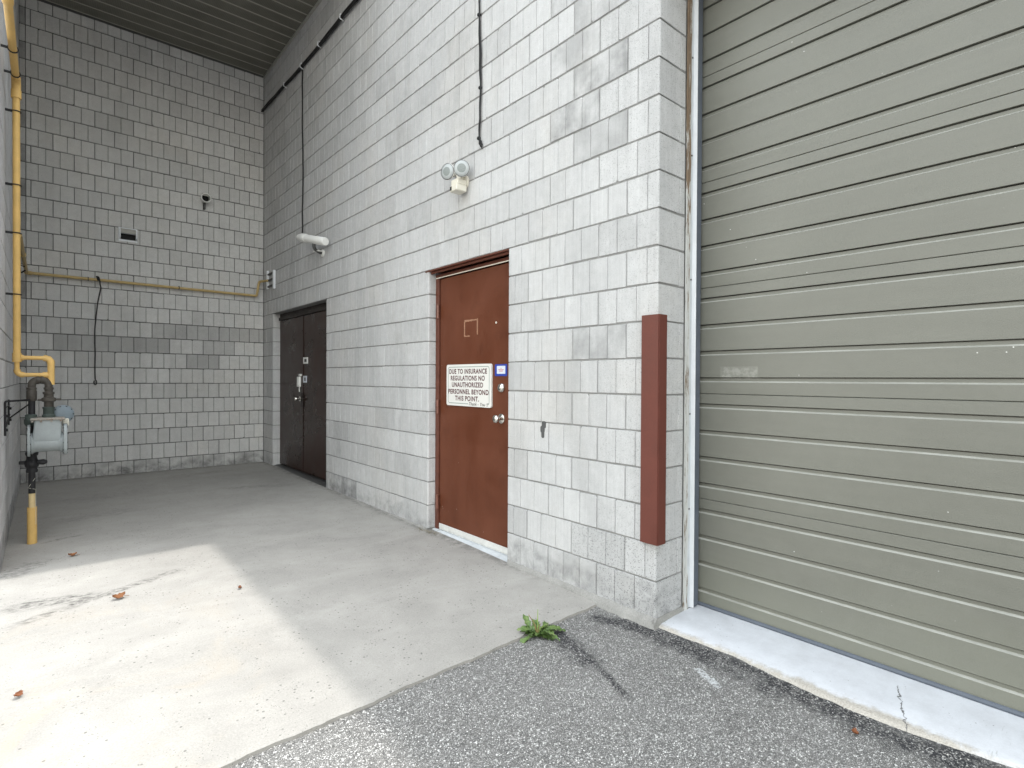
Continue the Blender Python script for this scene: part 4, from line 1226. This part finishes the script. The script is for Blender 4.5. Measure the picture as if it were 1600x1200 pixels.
for k in range(5):
    a = random.uniform(0, 6.28); hh = random.uniform(.06, .12)
    bm = B(); tube(bm, [(WX, WY, WZ), (WX+.02*math.cos(a), WY+.02*math.sin(a), WZ+hh*.6), (WX+.05*math.cos(a), WY+.05*math.sin(a), WZ+hh)], [.0032, .0024, .0015], 6)
    obj('stem', bm, M['stem_green' if k % 2 else 'stem'], weed)

def dried(name, loc, yaw, size, mat, label):
    bm = B(); t = bmesh.new(); n = 9; prev = None
    for i in range(n+1):
        f = i/n; w = size*.36*math.sin(PI*min(1., f*.96+.02))**.7*(1+.25*math.sin(i*2.4))
        u = (f-.5)*size; lift = .012+.25*size*(2*f-1)**2
        row = []
        for k, q in enumerate((-1, -.4, .4, 1)):
            row.append(t.verts.new((u, q*w, lift + .16*size*q*q + random.uniform(-.002, .002))))
        if prev:
            for k in range(3): t.faces.new((prev[k], prev[k+1], row[k+1], row[k]))
        prev = row
    merge(bm, t, 0, Matrix.Translation(loc) @ Matrix.Rotation(yaw, 4, 'Z') @ Matrix.Rotation(.25, 4, 'X'))
    tube(bm, [Vector(loc)+Vector((math.cos(yaw)*size*.45, math.sin(yaw)*size*.45, .015)), Vector(loc)+Vector((math.cos(yaw)*size*.85, math.sin(yaw)*size*.85, .006))], .0013, 5)
    return tag(obj(name, bm, mat, None, 60), label, 'leaf', 'dry leaves scattered on the ground')
dried('dry_leaf', (-2.155, 3.885, slz(3.9)-.004), .3, .066, M['dry_leaf'], 'curled brown dry leaf in the sun patch below the dark scrape stain')
dried('dry_leaf', (-1.578, 3.60, slz(3.6)-.004), 1.4, .032, M['orange_leaf'], 'tiny orange brown dry leaf near the shadow edge on the slab')
dried('dry_leaf', (-2.565, 2.96, slz(2.96)-.004), 1.0, .038, M['orange_leaf'], 'small reddish dry leaf near the left edge of the sunlit slab')
dried('dry_leaf', (-.185, .70, -.044), .6, .032, M['orange_leaf'], 'orange dry leaf on the asphalt in front of the white sill')
dried('dry_leaf', (-2.33, 4.98, slz(4.98)-.004), .1, .05, M['dry_leaf'], 'dark dry leaf on the shaded slab right of the yellow pipe sleeve')
bm = B()
for i in range(26):
    a = random.uniform(0, 6.28); b = (-.03+random.uniform(-.02, .01), 3.93+random.uniform(-.12, .08), slz(3.9)-.002); Ln = random.uniform(.04, .13)
    tube(bm, [b, (b[0]+.5*Ln*math.cos(a), b[1]+.5*Ln*math.sin(a), b[2]+Ln*random.uniform(.1, .45)), (b[0]+Ln*math.cos(a+.4), b[1]+Ln*math.sin(a+.4), b[2]+random.uniform(.004, .03))], [.0012, .001, .0005], 4)
tag(obj('grass_tuft', bm, M['straw']), 'sparse dry grass wisps at the hinge side foot of the brown door', 'grass')

bm = B()
random.seed(5)
for i in range(420):
    q = random.random()
    if q < .4:
        y = random.uniform(.0, 1.72); x = sill_x(y) - abs(random.gauss(0, .05)) - .01; z = -.041
    elif q < .7:
        x = random.uniform(-2.2, -.05); y = edge_y(x) - abs(random.gauss(0, .02)) - .006; z = -.041
    elif q < .85:
        x = -.03-abs(random.gauss(0, .035)); y = random.uniform(2.2, 6.1); z = slz(y)
    else:
        x = random.uniform(-2.6, -.1); y = edge_y(x) + abs(random.gauss(0, .5)) + .01; z = slz(y)
    r = random.uniform(.0012, .0036) if q < .7 else random.uniform(.001, .0022)
    t = bmesh.new(); bmesh.ops.create_icosphere(t, subdivisions=1, radius=r)
    for v in t.verts: v.co *= random.uniform(.7, 1.25)
    merge(bm, t, random.choice((0, 0, 1, 2)), Matrix.Translation((x, y, z+r*.5)) @ Matrix.Diagonal((1.2, .9, .7, 1)))
tag(obj('loose_grit', bm, [M['grit_a'], M['grit_b'], M['grit_c']]), kind='stuff')

# ------------------------------------------------------------------ light, sky, camera
sun_dir = Vector((.238, -.014, 1)).normalized()
el = math.asin(sun_dir.z); az = math.atan2(sun_dir.x, sun_dir.y)
W = bpy.data.worlds.new('World'); S.world = W; W.use_nodes = True
wt = W.node_tree; bg = wt.nodes['Background']
sk = wt.nodes.new('ShaderNodeTexSky'); sk.sky_type = 'NISHITA'; sk.sun_disc = False
sk.sun_elevation = el; sk.sun_rotation = az; sk.air_density = 3.; sk.dust_density = 1.5; sk.ozone_density = 1.
hs = wt.nodes.new('ShaderNodeHueSaturation'); hs.inputs['Saturation'].default_value = .30
wt.links.new(sk.outputs[0], hs.inputs['Color']); wt.links.new(hs.outputs[0], bg.inputs['Color'])
bg.inputs['Strength'].default_value = .15
ld = bpy.data.lights.new('sun', 'SUN'); ld.energy = .68; ld.angle = math.radians(1.0); ld.color = (1, .965, .91)
lo_ = bpy.data.objects.new('sun', ld); C.objects.link(lo_)
lo_.rotation_euler = (-sun_dir).to_track_quat('-Z', 'Y').to_euler()
lo_.location = (3, -6, 14)

yaw, pit, rol = .7084, -.0090, -.0053
F = Vector((math.sin(yaw)*math.cos(pit), math.cos(yaw)*math.cos(pit), math.sin(pit)))
R0 = Vector((math.cos(yaw), -math.sin(yaw), 0)); U0 = Vector((-math.sin(yaw)*math.sin(pit), -math.cos(yaw)*math.sin(pit), math.cos(pit)))
R = R0*math.cos(rol) - U0*math.sin(rol); U = R0*math.sin(rol) + U0*math.cos(rol)
cd = bpy.data.cameras.new('camera'); co_ = bpy.data.objects.new('camera', cd); C.objects.link(co_)
mw = Matrix(((R.x, U.x, -F.x, -2.4756), (R.y, U.y, -F.y, 0), (R.z, U.z, -F.z, 1.2821), (0, 0, 0, 1)))
co_.matrix_world = mw
cd.sensor_width = 36; cd.lens = 851.4/1600*36; cd.clip_start = .02; cd.clip_end = 2000
S.camera = co_
S.view_settings.view_transform = 'Standard'; S.view_settings.look = 'None'
S.view_settings.exposure = 2.0; S.view_settings.gamma = 1
S.cycles.max_bounces = 10; S.cycles.diffuse_bounces = 6
